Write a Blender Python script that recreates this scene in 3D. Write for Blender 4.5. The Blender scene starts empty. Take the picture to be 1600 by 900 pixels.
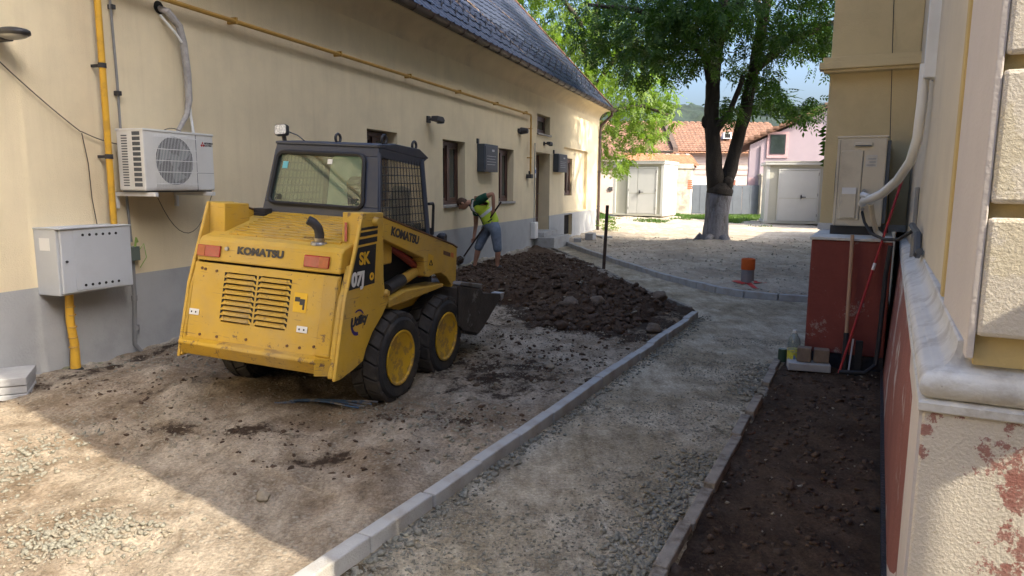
import bpy, bmesh, math, random
import numpy as np
from mathutils import Vector, Matrix
random.seed(7); rng=np.random.default_rng(7)
SC=bpy.context.scene; COL=SC.collection
R=math.radians
# ------------------------------------------------------------- camera, sky, sun, exposure
cd=bpy.data.cameras.new('camera'); cam=bpy.data.objects.new('camera',cd); COL.objects.link(cam); SC.camera=cam
cd.sensor_width=36; cd.lens=36*1100/1600; cd.clip_start=.05; cd.clip_end=8000
PITCH=math.atan(162/1100); ROLL=R(.45)
_f=Vector((0,math.cos(PITCH),-math.sin(PITCH))); _u=Vector((1,0,0)).cross(_f)
_r=Vector((1,0,0))*math.cos(ROLL)+_u*math.sin(ROLL); _u=_r.cross(_f)
cam.matrix_world=Matrix(((_r.x,_u.x,-_f.x,0),(_r.y,_u.y,-_f.y,0),(_r.z,_u.z,-_f.z,1.65),(0,0,0,1)))
SUN_EL=R(38); SX,SY=.8,-.6                     # horizontal direction towards the sun
W=bpy.data.worlds.new('World'); SC.world=W; W.use_nodes=True
nt=W.node_tree; bg=nt.nodes['Background']; sky=nt.nodes.new('ShaderNodeTexSky')
sky.sky_type='NISHITA'; sky.sun_disc=False; sky.sun_elevation=SUN_EL; sky.sun_rotation=math.atan2(SX,SY)
sky.air_density=1.0; sky.dust_density=7.5; sky.ozone_density=5.0
nt.links.new(sky.outputs[0],bg.inputs[0]); bg.inputs[1].default_value=.15
sd=bpy.data.lights.new('sun','SUN'); sd.energy=2.6; sd.angle=R(.53); sd.color=(1,.89,.70)
sun=bpy.data.objects.new('sun',sd); COL.objects.link(sun)
sv=Vector((SX*math.cos(SUN_EL),SY*math.cos(SUN_EL),math.sin(SUN_EL)))
sun.rotation_euler=sv.to_track_quat('Z','Y').to_euler(); sun.location=(20,-15,20)
SC.view_settings.view_transform='Standard'; SC.view_settings.look='None'; SC.view_settings.gamma=1
SC.view_settings.exposure=1.8; SC.view_settings.use_curve_mapping=False
SC.render.engine='CYCLES'; SC.cycles.use_denoising=True
try: SC.cycles.denoiser='OPENIMAGEDENOISE'
except Exception: pass
SC.cycles.max_bounces=6; SC.cycles.diffuse_bounces=4; SC.cycles.transparent_max_bounces=8; SC.cycles.caustics_reflective=False; SC.cycles.caustics_refractive=False

# ------------------------------------------------------------- helpers
def link(o,parent=None):
    COL.objects.link(o)
    if parent: o.parent=parent
    return o
def props(o,label=None,cat=None,group=None,kind=None):
    if label: o['label']=label
    if cat: o['category']=cat
    if group: o['group']=group
    if kind: o['kind']=kind
    return o
def thing(name,label,cat,loc=(0,0,0),rz=0,group=None,rot=None):
    o=bpy.data.objects.new(name,None); o.empty_display_size=.2; o.location=loc
    o.rotation_euler=rot if rot else (0,0,rz)
    link(o); return props(o,label,cat,group)
def dup(o,parent=None):
    c=o.copy(); COL.objects.link(c)
    if parent: c.parent=parent
    for ch in o.children: dup(ch,c)
    return c
class MB:
    def __init__(s): s.v=[]; s.f=[]
    def add(s,vs,fs):
        b=len(s.v); s.v+= [tuple(p) for p in vs]; s.f+=[tuple(i+b for i in f) for f in fs]; return s
    def box(s,x0,x1,y0,y1,z0,z1):
        return s.add([(x0,y0,z0),(x1,y0,z0),(x1,y1,z0),(x0,y1,z0),(x0,y0,z1),(x1,y0,z1),(x1,y1,z1),(x0,y1,z1)],
            [(0,3,2,1),(4,5,6,7),(0,1,5,4),(1,2,6,5),(2,3,7,6),(3,0,4,7)])
    def obox(s,c,ax,ay,az):  # centre and three half axes
        c,ax,ay,az=map(Vector,(c,ax,ay,az)); P=[]
        for k in (-1,1):
            for (i,j) in ((-1,-1),(1,-1),(1,1),(-1,1)): P.append(c+ax*i+ay*j+az*k)
        return s.add(P,[(0,3,2,1),(4,5,6,7),(0,1,5,4),(1,2,6,5),(2,3,7,6),(3,0,4,7)])
    def prism(s,poly,axis,a,b):  # polygon in the two other axes, extruded along axis
        def P(p,t): return {0:(t,p[0],p[1]),1:(p[0],t,p[1]),2:(p[0],p[1],t)}[axis]
        n=len(poly); vs=[P(p,a) for p in poly]+[P(p,b) for p in poly]
        fs=[tuple(range(n))[::-1],tuple(range(n,2*n))]+[(i,(i+1)%n,n+(i+1)%n,n+i) for i in range(n)]
        return s.add(vs,fs)
    def strip(s,prof,axis,a,b):  # open profile extruded
        def P(p,t): return {0:(t,p[0],p[1]),1:(p[0],t,p[1]),2:(p[0],p[1],t)}[axis]
        n=len(prof); return s.add([P(p,a) for p in prof]+[P(p,b) for p in prof],[(i,i+1,n+i+1,n+i) for i in range(n-1)])
    def tube(s,pts,r,n=8,cap=True):
        pts=[Vector(p) for p in pts]; N=len(pts); rs=r if isinstance(r,(list,tuple)) else [r]*N
        T=[(pts[min(i+1,N-1)]-pts[max(i-1,0)]).normalized() for i in range(N)]
        a=Vector((0,0,1)) if abs(T[0].z)<.9 else Vector((1,0,0)); A=T[0].cross(a).normalized(); vs=[]
        for i in range(N):
            A=(A-T[i]*A.dot(T[i])).normalized(); B=T[i].cross(A)
            for k in range(n):
                t=2*math.pi*k/n; vs.append(pts[i]+(A*math.cos(t)+B*math.sin(t))*rs[i])
        fs=[(i*n+k,i*n+(k+1)%n,(i+1)*n+(k+1)%n,(i+1)*n+k) for i in range(N-1) for k in range(n)]
        if cap: fs+=[tuple(range(n))[::-1],tuple(range((N-1)*n,N*n))]
        return s.add(vs,fs)
    def lathe(s,prof,c,axis=2,n=24):  # prof [(r,h)...]
        vs=[];m=len(prof)
        for r,h in prof:
            for k in range(n):
                t=2*math.pi*k/n; a,b=r*math.cos(t),r*math.sin(t)
                p={2:(a,b,h),0:(h,a,b),1:(b,h,a)}[axis]; vs.append((p[0]+c[0],p[1]+c[1],p[2]+c[2]))
        fs=[(i*n+k,i*n+(k+1)%n,(i+1)*n+(k+1)%n,(i+1)*n+k) for i in range(m-1) for k in range(n)]
        if prof[0][0]>1e-6: fs.append(tuple(range(n))[::-1])
        if prof[-1][0]>1e-6: fs.append(tuple(range((m-1)*n,m*n)))
        return s.add(vs,fs)
    def ball(s,c,r,n=10,m=7):
        rr=r if isinstance(r,(tuple,list)) else (r,r,r)
        vs=[];fs=[]
        for i in range(m+1):
            p=math.pi*i/m
            for k in range(n):
                t=2*math.pi*k/n; vs.append((c[0]+rr[0]*math.sin(p)*math.cos(t),c[1]+rr[1]*math.sin(p)*math.sin(t),c[2]+rr[2]*math.cos(p)))
        fs=[(i*n+k,(i+1)*n+k,(i+1)*n+(k+1)%n,i*n+(k+1)%n) for i in range(m) for k in range(n)]
        return s.add(vs,fs)
    def mesh(s,name,mat=None,smooth=False):
        me=bpy.data.meshes.new(name); me.from_pydata(s.v,[],s.f); me.validate(); 
        if mat: me.materials.append(mat)
        bm=bmesh.new(); bm.from_mesh(me); bmesh.ops.recalc_face_normals(bm,faces=bm.faces); bm.to_mesh(me); bm.free()
        if smooth: me.polygons.foreach_set('use_smooth',[True]*len(me.polygons))
        return me
    def build(s,name,mat,parent=None,bevel=0,smooth=False,label=None,seg=2,kind=None):
        o=bpy.data.objects.new(name,s.mesh(name,mat,smooth)); link(o,parent)
        if label: o['label']=label
        if kind: o['kind']=kind
        if bevel:
            m=o.modifiers.new('bevel','BEVEL'); m.width=bevel; m.segments=seg; m.limit_method='ANGLE'; m.angle_limit=R(35)
        if smooth==2:
            m=o.modifiers.new('split','EDGE_SPLIT'); m.split_angle=R(35)
        return o
def npmesh(name,V,F,mat,smooth=False,attr=None):   # V (n,3), F (m,k) same-size faces
    me=bpy.data.meshes.new(name); V=np.asarray(V,np.float32); F=np.asarray(F,np.int32); k=F.shape[1]
    me.vertices.add(len(V)); me.vertices.foreach_set('co',V.ravel())
    me.loops.add(F.size); me.loops.foreach_set('vertex_index',F.ravel())
    me.polygons.add(len(F)); me.polygons.foreach_set('loop_start',np.arange(len(F),dtype=np.int32)*k)
    try: me.polygons.foreach_set('loop_total',np.full(len(F),k,np.int32))
    except Exception: pass
    if smooth: me.polygons.foreach_set('use_smooth',np.ones(len(F),bool))
    me.update(calc_edges=True); me.validate()
    if mat: me.materials.append(mat)
    if attr is not None:
        for nm,a in attr.items():
            at=me.attributes.new(nm,'FLOAT','POINT'); at.data.foreach_set('value',np.asarray(a,np.float32))
    return me
def text(name,body,size,mat,parent,origin,xdir,ydir,depth=.002,bold=.0,shear=0,label=None,space=1,xs=1,align='LEFT'):
    cu=bpy.data.curves.new(name,'FONT'); cu.body=body; cu.size=size; cu.extrude=depth; cu.offset=bold; cu.shear=shear; cu.space_character=space; cu.align_x=align
    o=bpy.data.objects.new(name,cu); link(o); 
    dg=bpy.context.evaluated_depsgraph_get(); me=bpy.data.meshes.new_from_object(o.evaluated_get(dg))
    bpy.data.objects.remove(o); bpy.data.curves.remove(cu)
    x=Vector(xdir).normalized(); y=Vector(ydir); y=(y-x*y.dot(x)).normalized(); z=x.cross(y)
    me.transform(Matrix(((x.x*xs,y.x,z.x,origin[0]),(x.y*xs,y.y,z.y,origin[1]),(x.z*xs,y.z,z.z,origin[2]),(0,0,0,1))))
    me.materials.clear(); me.materials.append(mat)
    o=bpy.data.objects.new(name,me); link(o,parent)
    if label: o['label']=label
    return o
def skin(chains,name,mat,parent=None,sub=2,rootchain=0):
    """chains: list of (list of (pos,radius)), first chain's first vertex is the root; chains attach to nearest existing vertex when their first point equals it"""
    bm=bmesh.new(); lay=bm.verts.layers.skin.verify(); seen={}
    def vert(p,r):
        k=tuple(round(c,4) for c in p)
        if k in seen: return seen[k]
        v=bm.verts.new(p); rr=r if isinstance(r,(tuple,list)) else (r,r); v[lay].radius=rr; seen[k]=v; return v
    first=None
    for ch in chains:
        prev=None
        for p,r in ch:
            v=vert(p,r)
            if first is None: first=v; v[lay].use_root=True
            if prev is not None and prev is not v and not bm.edges.get((prev,v)): bm.edges.new((prev,v))
            prev=v
    me=bpy.data.meshes.new(name); bm.to_mesh(me); bm.free()
    o=bpy.data.objects.new(name,me); link(o)
    m=o.modifiers.new('s','SKIN'); m.use_smooth_shade=True
    m2=o.modifiers.new('d','SUBSURF'); m2.levels=sub; m2.render_levels=sub
    dg=bpy.context.evaluated_depsgraph_get(); dg.update(); new=bpy.data.meshes.new_from_object(o.evaluated_get(dg))
    bpy.data.objects.remove(o); new.name=name; new.materials.clear(); new.materials.append(mat)
    new.polygons.foreach_set('use_smooth',[True]*len(new.polygons))
    o=bpy.data.objects.new(name,new); link(o,parent); return o
# value noise
_lat=rng.random((64,256,256)).astype(np.float32)
def vn(x,y,f,seed):
    L=_lat[seed%64]; x=np.asarray(x)*f+seed*17.3; y=np.asarray(y)*f+seed*5.7
    i=np.floor(x).astype(int); j=np.floor(y).astype(int); a=x-i; b=y-j; a=a*a*(3-2*a); b=b*b*(3-2*b)
    i&=255; j&=255; i1=(i+1)&255; j1=(j+1)&255
    return (L[i,j]*(1-a)+L[i1,j]*a)*(1-b)+(L[i,j1]*(1-a)+L[i1,j1]*a)*b-.5
def fbm(x,y,f,seed,o=4,g=.5):
    t=0;a=1
    for k in range(o): t=t+vn(x,y,f*2**k,seed+k)*a; a*=g
    return t
def sdpoly(px,py,poly):   # signed distance, positive inside
    P=np.array(poly); d=np.full(np.shape(px),1e9); ins=np.zeros(np.shape(px),bool)
    for k in range(len(P)):
        a=P[k]; b=P[(k+1)%len(P)]; e=b-a; wx=px-a[0]; wy=py-a[1]
        t=np.clip((wx*e[0]+wy*e[1])/max(e@e,1e-9),0,1); d=np.minimum(d,(wx-e[0]*t)**2+(wy-e[1]*t)**2)
        c=((a[1]<=py)&(b[1]>py))|((b[1]<=py)&(a[1]>py))
        with np.errstate(divide='ignore',invalid='ignore'):
            xi=a[0]+(py-a[1])/(b[1]-a[1] if b[1]!=a[1] else 1e-9)*e[0]
        ins^=c&(px<xi)
    d=np.sqrt(d); return np.where(ins,d,-d)
def sst(a,b,x): t=np.clip((x-a)/(b-a),0,1); return t*t*(3-2*t)

# ------------------------------------------------------------- materials
def M(name,col,rough=.7,metal=0,var=.12,vscale=6,bump=0,bscale=60,dirt=None,dscale=2,damt=.5,dw=.08,stretch=None,spec=.4,bdetail=4,trans=0,extra=None):
    """principled with noise-varied colour, optional dirt patches and bump"""
    m=bpy.data.materials.new(name); m.use_nodes=True; n=m.node_tree; p=n.nodes['Principled BSDF']
    p.inputs['Roughness'].default_value=rough; p.inputs['Metallic'].default_value=metal; p.inputs['Specular IOR Level'].default_value=spec
    tc=n.nodes.new('ShaderNodeTexCoord'); mp=n.nodes.new('ShaderNodeMapping'); n.links.new(tc.outputs['Object'],mp.inputs[0])
    if stretch: mp.inputs['Scale'].default_value=stretch
    nz=n.nodes.new('ShaderNodeTexNoise'); nz.inputs['Scale'].default_value=vscale; nz.inputs['Detail'].default_value=6; nz.inputs['Roughness'].default_value=.6
    n.links.new(mp.outputs[0],nz.inputs['Vector'])
    rp=n.nodes.new('ShaderNodeMapRange'); rp.inputs[1].default_value=.3; rp.inputs[2].default_value=.7; rp.inputs[3].default_value=1-var; rp.inputs[4].default_value=1+var
    n.links.new(nz.outputs[0],rp.inputs[0])
    mx=n.nodes.new('ShaderNodeMix'); mx.data_type='RGBA'; mx.blend_type='MULTIPLY'; mx.inputs[0].default_value=1; mx.inputs[6].default_value=(*col,1)
    n.links.new(rp.outputs[0],mx.inputs[7]); out=mx.outputs[2]
    for k,(dc,dsc,thr,w,amt) in enumerate(([(dirt,dscale,.5,dw,damt)] if dirt else [])+(extra or [])):
        d=n.nodes.new('ShaderNodeTexNoise'); d.inputs['Scale'].default_value=dsc; d.inputs['Detail'].default_value=7; d.inputs['Roughness'].default_value=.65
        ad=n.nodes.new('ShaderNodeVectorMath'); ad.inputs[1].default_value=(k*7.3+1.7,k*3.1,k*5.9); n.links.new(mp.outputs[0],ad.inputs[0]); n.links.new(ad.outputs[0],d.inputs['Vector'])
        r2=n.nodes.new('ShaderNodeMapRange'); r2.inputs[1].default_value=thr; r2.inputs[2].default_value=thr+w; r2.inputs[4].default_value=amt; n.links.new(d.outputs[0],r2.inputs[0])
        m3=n.nodes.new('ShaderNodeMix'); m3.data_type='RGBA'; n.links.new(r2.outputs[0],m3.inputs[0]); n.links.new(out,m3.inputs[6]); m3.inputs[7].default_value=(*dc,1); out=m3.outputs[2]
    n.links.new(out,p.inputs['Base Color'])
    if bump:
        b=n.nodes.new('ShaderNodeTexNoise'); b.inputs['Scale'].default_value=bscale; b.inputs['Detail'].default_value=bdetail; n.links.new(tc.outputs['Object'],b.inputs['Vector'])
        bp=n.nodes.new('ShaderNodeBump'); bp.inputs['Strength'].default_value=bump; bp.inputs['Distance'].default_value=.02; n.links.new(b.outputs[0],bp.inputs['Height']); n.links.new(bp.outputs[0],p.inputs['Normal'])
    return m
def glass(name,tint,alpha=.25,rough=.03):
    m=bpy.data.materials.new(name); m.use_nodes=True; n=m.node_tree; n.nodes.clear()
    o=n.nodes.new('ShaderNodeOutputMaterial'); t=n.nodes.new('ShaderNodeBsdfTransparent'); t.inputs[0].default_value=(*tint,1)
    g=n.nodes.new('ShaderNodeBsdfGlossy'); g.inputs['Roughness'].default_value=rough; lw=n.nodes.new('ShaderNodeLayerWeight'); pw=n.nodes.new('ShaderNodeMath'); pw.operation='POWER'; n.links.new(lw.outputs['Facing'],pw.inputs[0]); pw.inputs[1].default_value=4; f=n.nodes.new('ShaderNodeMath'); f.operation='MULTIPLY_ADD'; n.links.new(pw.outputs[0],f.inputs[0]); f.inputs[1].default_value=.7; f.inputs[2].default_value=.05; lw.inputs[0].default_value=.5
    d=n.nodes.new('ShaderNodeBsdfDiffuse'); d.inputs[0].default_value=(.3,.33,.3,1); a=n.nodes.new('ShaderNodeMixShader'); a.inputs[0].default_value=alpha
    x=n.nodes.new('ShaderNodeMixShader'); n.links.new(t.outputs[0],a.inputs[1]); n.links.new(d.outputs[0],a.inputs[2])
    n.links.new(f.outputs[0],x.inputs[0]); n.links.new(a.outputs[0],x.inputs[1]); n.links.new(g.outputs[0],x.inputs[2]); n.links.new(x.outputs[0],o.inputs[0]); return m
def leafmat(name,c1,c2,tr=.35):
    m=bpy.data.materials.new(name); m.use_nodes=True; n=m.node_tree; n.nodes.clear()
    o=n.nodes.new('ShaderNodeOutputMaterial'); g=n.nodes.new('ShaderNodeNewGeometry'); rp=n.nodes.new('ShaderNodeMix'); rp.data_type='RGBA'
    n.links.new(g.outputs['Random Per Island'],rp.inputs[0]); rp.inputs[6].default_value=(*c1,1); rp.inputs[7].default_value=(*c2,1)
    d=n.nodes.new('ShaderNodeBsdfPrincipled'); d.inputs['Roughness'].default_value=.45; d.inputs['Specular IOR Level'].default_value=.3
    t=n.nodes.new('ShaderNodeBsdfTranslucent'); x=n.nodes.new('ShaderNodeMixShader'); x.inputs[0].default_value=tr
    br=n.nodes.new('ShaderNodeMix'); br.data_type='RGBA'; br.blend_type='MULTIPLY'; br.inputs[0].default_value=1; br.inputs[7].default_value=(1.5,1.7,.6,1); n.links.new(rp.outputs[2],br.inputs[6])
    n.links.new(rp.outputs[2],d.inputs['Base Color']); n.links.new(br.outputs[2],t.inputs[0]); n.links.new(d.outputs[0],x.inputs[1]); n.links.new(t.outputs[0],x.inputs[2]); n.links.new(x.outputs[0],o.inputs[0]); return m
def tnoise(n,vec,scale,detail=5,rough=.6):
    z=n.nodes.new('ShaderNodeTexNoise'); z.inputs['Scale'].default_value=scale; z.inputs['Detail'].default_value=detail; z.inputs['Roughness'].default_value=rough; n.links.new(vec,z.inputs['Vector']); return z.outputs[0]
def ramp(n,val,stops):
    r=n.nodes.new('ShaderNodeValToRGB'); e=r.color_ramp.elements
    while len(e)<len(stops): e.new(.5)
    for k,(p,c) in enumerate(stops): e[k].position=p; e[k].color=(*c,1)
    n.links.new(val,r.inputs[0]); return r.outputs[0]
def mixc(n,f,a,b,mode='MIX'):
    x=n.nodes.new('ShaderNodeMix'); x.data_type='RGBA'; x.blend_type=mode
    if isinstance(f,(int,float)): x.inputs[0].default_value=f
    else: n.links.new(f,x.inputs[0])
    for i,c in ((6,a),(7,b)):
        if isinstance(c,tuple): x.inputs[i].default_value=(*c,1)
        else: n.links.new(c,x.inputs[i])
    return x.outputs[2]
def groundmat(name,base,alt,stone,dark,stonescale=38,stoneamt=.5,bump=.6,attrmix=True):
    """dusty soil: blotches of two earths, pebbles from a cell texture, dark earth where the attribute 'dark' says"""
    m=bpy.data.materials.new(name); m.use_nodes=True; n=m.node_tree; p=n.nodes['Principled BSDF']; p.inputs['Roughness'].default_value=.95; p.inputs['Specular IOR Level'].default_value=.15
    tc=n.nodes.new('ShaderNodeTexCoord').outputs['Object']
    c=mixc(n,ramp(n,tnoise(n,tc,.9,8,.72),[(.44,(0,0,0)),(.56,(1,1,1))]),base,alt)
    mp=n.nodes.new('ShaderNodeMapping'); mp.inputs['Scale'].default_value=(1.6,.6,1); mp.inputs['Rotation'].default_value=(0,0,.35); n.links.new(tc,mp.inputs[0])
    c=mixc(n,.85,c,ramp(n,tnoise(n,mp.outputs[0],4.2,9,.78),[(.32,(.42,.38,.35)),(.48,(.95,.94,.93)),(.68,(1.5,1.5,1.52))]),'MULTIPLY')
    fine=tnoise(n,tc,55,5,.7); c=mixc(n,.75,c,ramp(n,fine,[(.3,(.45,.45,.45)),(.7,(1.5,1.5,1.5))]),'MULTIPLY')
    vo=n.nodes.new('ShaderNodeTexVoronoi'); vo.inputs['Scale'].default_value=stonescale; n.links.new(tc,vo.inputs['Vector']); vo.inputs['Randomness'].default_value=1
    ms=ramp(n,vo.outputs['Distance'],[(.22,(1,1,1)),(.42,(0,0,0))])
    pat=ramp(n,tnoise(n,tc,2.1,6,.7),[(.44,(0,0,0)),(.6,(1,1,1))]); 
    sm=mixc(n,1,ms,pat,'MULTIPLY'); pick=n.nodes.new('ShaderNodeSeparateColor'); n.links.new(vo.outputs['Color'],pick.inputs[0])
    sc=n.nodes.new('ShaderNodeMath'); sc.operation='MULTIPLY'; n.links.new(sm,sc.inputs[0]); sc.inputs[1].default_value=stoneamt
    s2=mixc(n,pick.outputs[0],stone,tuple(x*.6 for x in stone)); c=mixc(n,sc.outputs[0],c,s2)
    if attrmix:
        at=n.nodes.new('ShaderNodeAttribute'); at.attribute_name='dark'
        ad=n.nodes.new('ShaderNodeMath'); ad.operation='ADD'; n.links.new(at.outputs['Fac'],ad.inputs[0])
        nn=n.nodes.new('ShaderNodeMapRange'); nn.inputs[1].default_value=.3; nn.inputs[2].default_value=.7; nn.inputs[3].default_value=-.45; nn.inputs[4].default_value=.45; n.links.new(tnoise(n,tc,4,8,.75),nn.inputs[0]); n.links.new(nn.outputs[0],ad.inputs[1])
        dr=ramp(n,ad.outputs[0],[(.45,(0,0,0)),(.66,(1,1,1))]); c=mixc(n,dr,c,mixc(n,fine,tuple(x*.5 for x in dark),tuple(x*1.4 for x in dark)))
    if attrmix:
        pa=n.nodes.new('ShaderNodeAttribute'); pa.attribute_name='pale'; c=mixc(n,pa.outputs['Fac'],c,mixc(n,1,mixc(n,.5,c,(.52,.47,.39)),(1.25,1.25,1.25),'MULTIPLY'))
    n.links.new(c,p.inputs['Base Color'])
    hs=n.nodes.new('ShaderNodeMath'); hs.operation='MULTIPLY_ADD'; n.links.new(sc.outputs[0],hs.inputs[0]); hs.inputs[1].default_value=.6; n.links.new(tnoise(n,tc,90,6,.75),hs.inputs[2])
    bp=n.nodes.new('ShaderNodeBump'); bp.inputs['Strength'].default_value=bump; bp.inputs['Distance'].default_value=.02; n.links.new(hs.outputs[0],bp.inputs['Height']); n.links.new(bp.outputs[0],p.inputs['Normal']); return m
CREAM=(.75,.64,.43)
m_cream=M('cream_render',CREAM,.92,0,.07,1.3,.25,90,dirt=(.42,.37,.27),dscale=.8,damt=.3,dw=.25)
m_grey=M('grey_plinth_paint',(.38,.385,.38),.9,0,.08,2,.25,60,dirt=(.2,.2,.2),dscale=2,damt=.3,dw=.2)
for mm in (m_cream,):   # rain streaks, hand-trowelled clouds and small spots
    n=mm.node_tree; p=n.nodes['Principled BSDF']; src=p.inputs['Base Color'].links[0].from_socket; tc=n.nodes.new('ShaderNodeTexCoord').outputs['Object']
    mp=n.nodes.new('ShaderNodeMapping'); mp.inputs['Scale'].default_value=(5,5,.35); n.links.new(tc,mp.inputs[0])
    src=mixc(n,.35,src,ramp(n,tnoise(n,mp.outputs[0],1.6,8,.7),[(.30,(.84,.82,.79)),(.5,(1,1,1)),(.7,(1.04,1.04,1.04))]),'MULTIPLY')
    src=mixc(n,ramp(n,tnoise(n,tc,14,6,.75),[(.70,(0,0,0)),(.74,(.35,.35,.35))]),src,(.38,.33,.25))
    n.links.new(src,p.inputs['Base Color'])
m_cove=M('cove_render',(.72,.61,.41),.92,0,.09,1,.2,70,dirt=(.36,.3,.22),dscale=.9,damt=.45,dw=.25)
m_frame=M('brown_window_frame',(.075,.035,.025),.4,0,.15,8)
m_pane=M('window_glass',(.035,.045,.045),.04,0,.5,1.2,spec=.8)
m_sill=M('grey_sill',(.35,.33,.3),.8)
m_door=M('brown_door',(.07,.035,.02),.5,0,.2,3)
m_tile=M('slate_blue_tile',(.024,.036,.068),.5,0,.3,1.6,.15,40,dirt=(.13,.10,.085),dscale=3,damt=.5,dw=.15,spec=.35)
m_gutter=M('brown_gutter',(.055,.035,.03),.45,0,.15,5)
m_gasy=M('yellow_gas_pipe',(.66,.37,.035),.5,0,.08,4,0,0,dirt=(.3,.18,.05),dscale=6,damt=.35,dw=.1)
m_gasold=M('ochre_thin_gas_pipe',(.46,.27,.06),.55,0,.1,4)
m_metal=M('grey_metal',(.3,.3,.3),.4,.6,.1,10)
m_darkmetal=M('dark_metal',(.05,.05,.055),.5,.3,.2,10)
m_black=M('black_rubber',(.02,.02,.021),.6,0,.2,10)
m_white=M('white_paint',(.72,.72,.7),.5,0,.03,4,dirt=(.5,.48,.43),dscale=2,damt=.25,dw=.2)
m_offwhite=M('offwhite_casing',(.66,.66,.63),.5,0,.04,5,dirt=(.42,.4,.34),dscale=2.5,damt=.35,dw=.2)
m_fin=M('condenser_dark',(.09,.1,.11),.6,.2,.2,40)
m_cab=M('cabinet_grey',(.46,.48,.5),.55,0,.04,3,dirt=(.3,.3,.3),dscale=3,damt=.2,dw=.2)
m_hole=M('hole_dark',(.012,.012,.012),.9)
m_pvcgrey=M('grey_conduit',(.22,.22,.22),.6,0,.1,6)
m_wrap=M('taped_hose',(.36,.34,.32),.7,0,.25,14,.4,60)
m_redlogo=M('red_mark',(.5,.02,.02),.5); m_txt=M('dark_print',(.03,.03,.035),.5)
m_slatebox=M('slate_box',(.05,.062,.08),.5,0,.1,4); m_print=M('pale_print',(.42,.44,.46),.6)
m_kerb=M('kerb_concrete',(.36,.36,.35),.9,0,.12,7,.35,120,dirt=(.28,.25,.21),dscale=5,damt=.5,dw=.15)
m_kerbold=M('dirty_edging',(.25,.22,.18),.95,0,.25,9,.5,80,dirt=(.1,.075,.055),dscale=6,damt=.8,dw=.1)
m_pave=M('paver_grey',(.34,.34,.34),.9,0,.1,10,.3,120)
m_block=M('brown_block',(.2,.15,.11),.9,0,.2,12,.3,100)
def yaxis_grad(): pass
# ------------------------------------------------------------- frames of the two buildings
PL=Vector((-3.34,6.97,0)); uL=Vector((.327,.945,0)).normalized(); nL=Vector((uL.y,-uL.x,0)); RZL=math.atan2(uL.y,uL.x)
uR=Vector((.4585,.8887,0)).normalized(); nR=Vector((-uR.y,uR.x,0)); RZR=math.atan2(uR.y,uR.x)
def Lw(s,off,z): return PL+uL*s+nL*off+Vector((0,0,z))
def Rw(s,n,z): return uR*s+nR*n+Vector((0,0,z))
# ------------------------------------------------------------- ground
m_ground=groundmat('yard_dirt',(.215,.165,.115),(.355,.30,.23),(.43,.395,.325),(.05,.034,.023),34,.75,.8)
m_path=groundmat('path_gravel',(.285,.24,.165),(.42,.37,.28),(.52,.47,.39),(.10,.075,.045),70,.8,.7)
m_soil=groundmat('dark_soil',(.058,.036,.023),(.10,.067,.044),(.16,.13,.1),(.02,.013,.01),26,.12,1,False)
m_stone=M('pale_stone',(.21,.20,.16),.9,0,.25,30,.3,150,extra=[((.26,.2,.14),9,.5,.2,.6)])
m_stone2=M('warm_stone',(.25,.215,.16),.9,0,.2,30,.3,150)
m_stone3=M('courtyard_stone',(.40,.36,.29),.9,0,.2,30,.3,150)
m_clod=M('soil_clod',(.072,.045,.029),.97,0,.35,14,.6,70,extra=[((.11,.085,.06),6,.55,.15,.6)])
m_grass=leafmat('grass_blades',(.05,.11,.02),(.09,.15,.035),.3)
def Rpt(s,n): p=Rw(s,n,0); return (p.x,p.y)
PATH=[Rpt(-1,.73),Rpt(7.0,.73),Rpt(7.2,.55),Rpt(9,.5),(4.75,9.75),(3.9,10.15),(3.19,10.83),(2.3,14.2),(1.75,17.4),(1.25,21.3),(.6,21.0),(.62,20.2),(1.0,18.4),(1.75,13.8),(2.05,11.2),(2.45,9.1),Rpt(8.95,1.93),Rpt(-1,1.93)]
MOUND=[(-1.55,12.1),(-.9,10.2),(-.15,9.2),(.3,8.0),(1.25,7.25),(2.33,9.0),(2.0,11.2),(1.72,13.7),(.95,18.4),(.55,20.1),(.0,16.5)]
def gz(x,y,fine=True):
    s=x*uR.x+y*uR.y; o=x*nR.x+y*nR.y
    z=.035*fbm(x,y,.45,3,3)+(.06*fbm(x,y,2.4,9,5,.6) if fine else 0)
    yard=sst(1.93,2.02,o)*(1-sst(9,9.6,s)); z=z+yard*.055
    vx=(x+.88)*.941-(y-5.12)*.337; z=z+.05*sst(.2,1.3,-vx)*np.exp(-((y-5.6)/1.6)**2)*yard
    court=sst(9.5,10.4,y)*(1-sst(28,33,y)); z=z+court*.04
    d2=(x-5.35)**2+(y-18.6)**2; z=z+.2*np.exp(-d2/2.2)
    z=z+.17*sst(27,33,y)*(1-sst(7.5,10,x)*.55)+(.04*fbm(x,y,.8,22,3))*sst(25,28,y)
    z=z-.30*sst(200,500,y)*0
    dp=sdpoly(x,y,PATH); z=z-(z+.05)*sst(-.09,.05,dp)
    bed=sst(.72,.66,o) if False else (1-sst(.66,.74,o))*sst(-.2,-.14,o)*(1-sst(7.0,7.2,s)); z=z*(1-bed)-.06*bed
    z=np.where((o<-.14)&(s<18),-.08,z); z=np.where(y<.6,np.minimum(z,-.03),z)
    return z
def axis(fine0,fine1,step,far0,far1,g=1.16):
    a=list(np.arange(fine0,fine1+1e-6,step)); d=step
    while a[-1]<far1: d=min(d*g,150); a.append(a[-1]+d)
    d=step; b=[fine0]
    while b[-1]>far0: d=min(d*g,150); b.append(b[-1]-d)
    return np.array(sorted(b[1:])+a)
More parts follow.
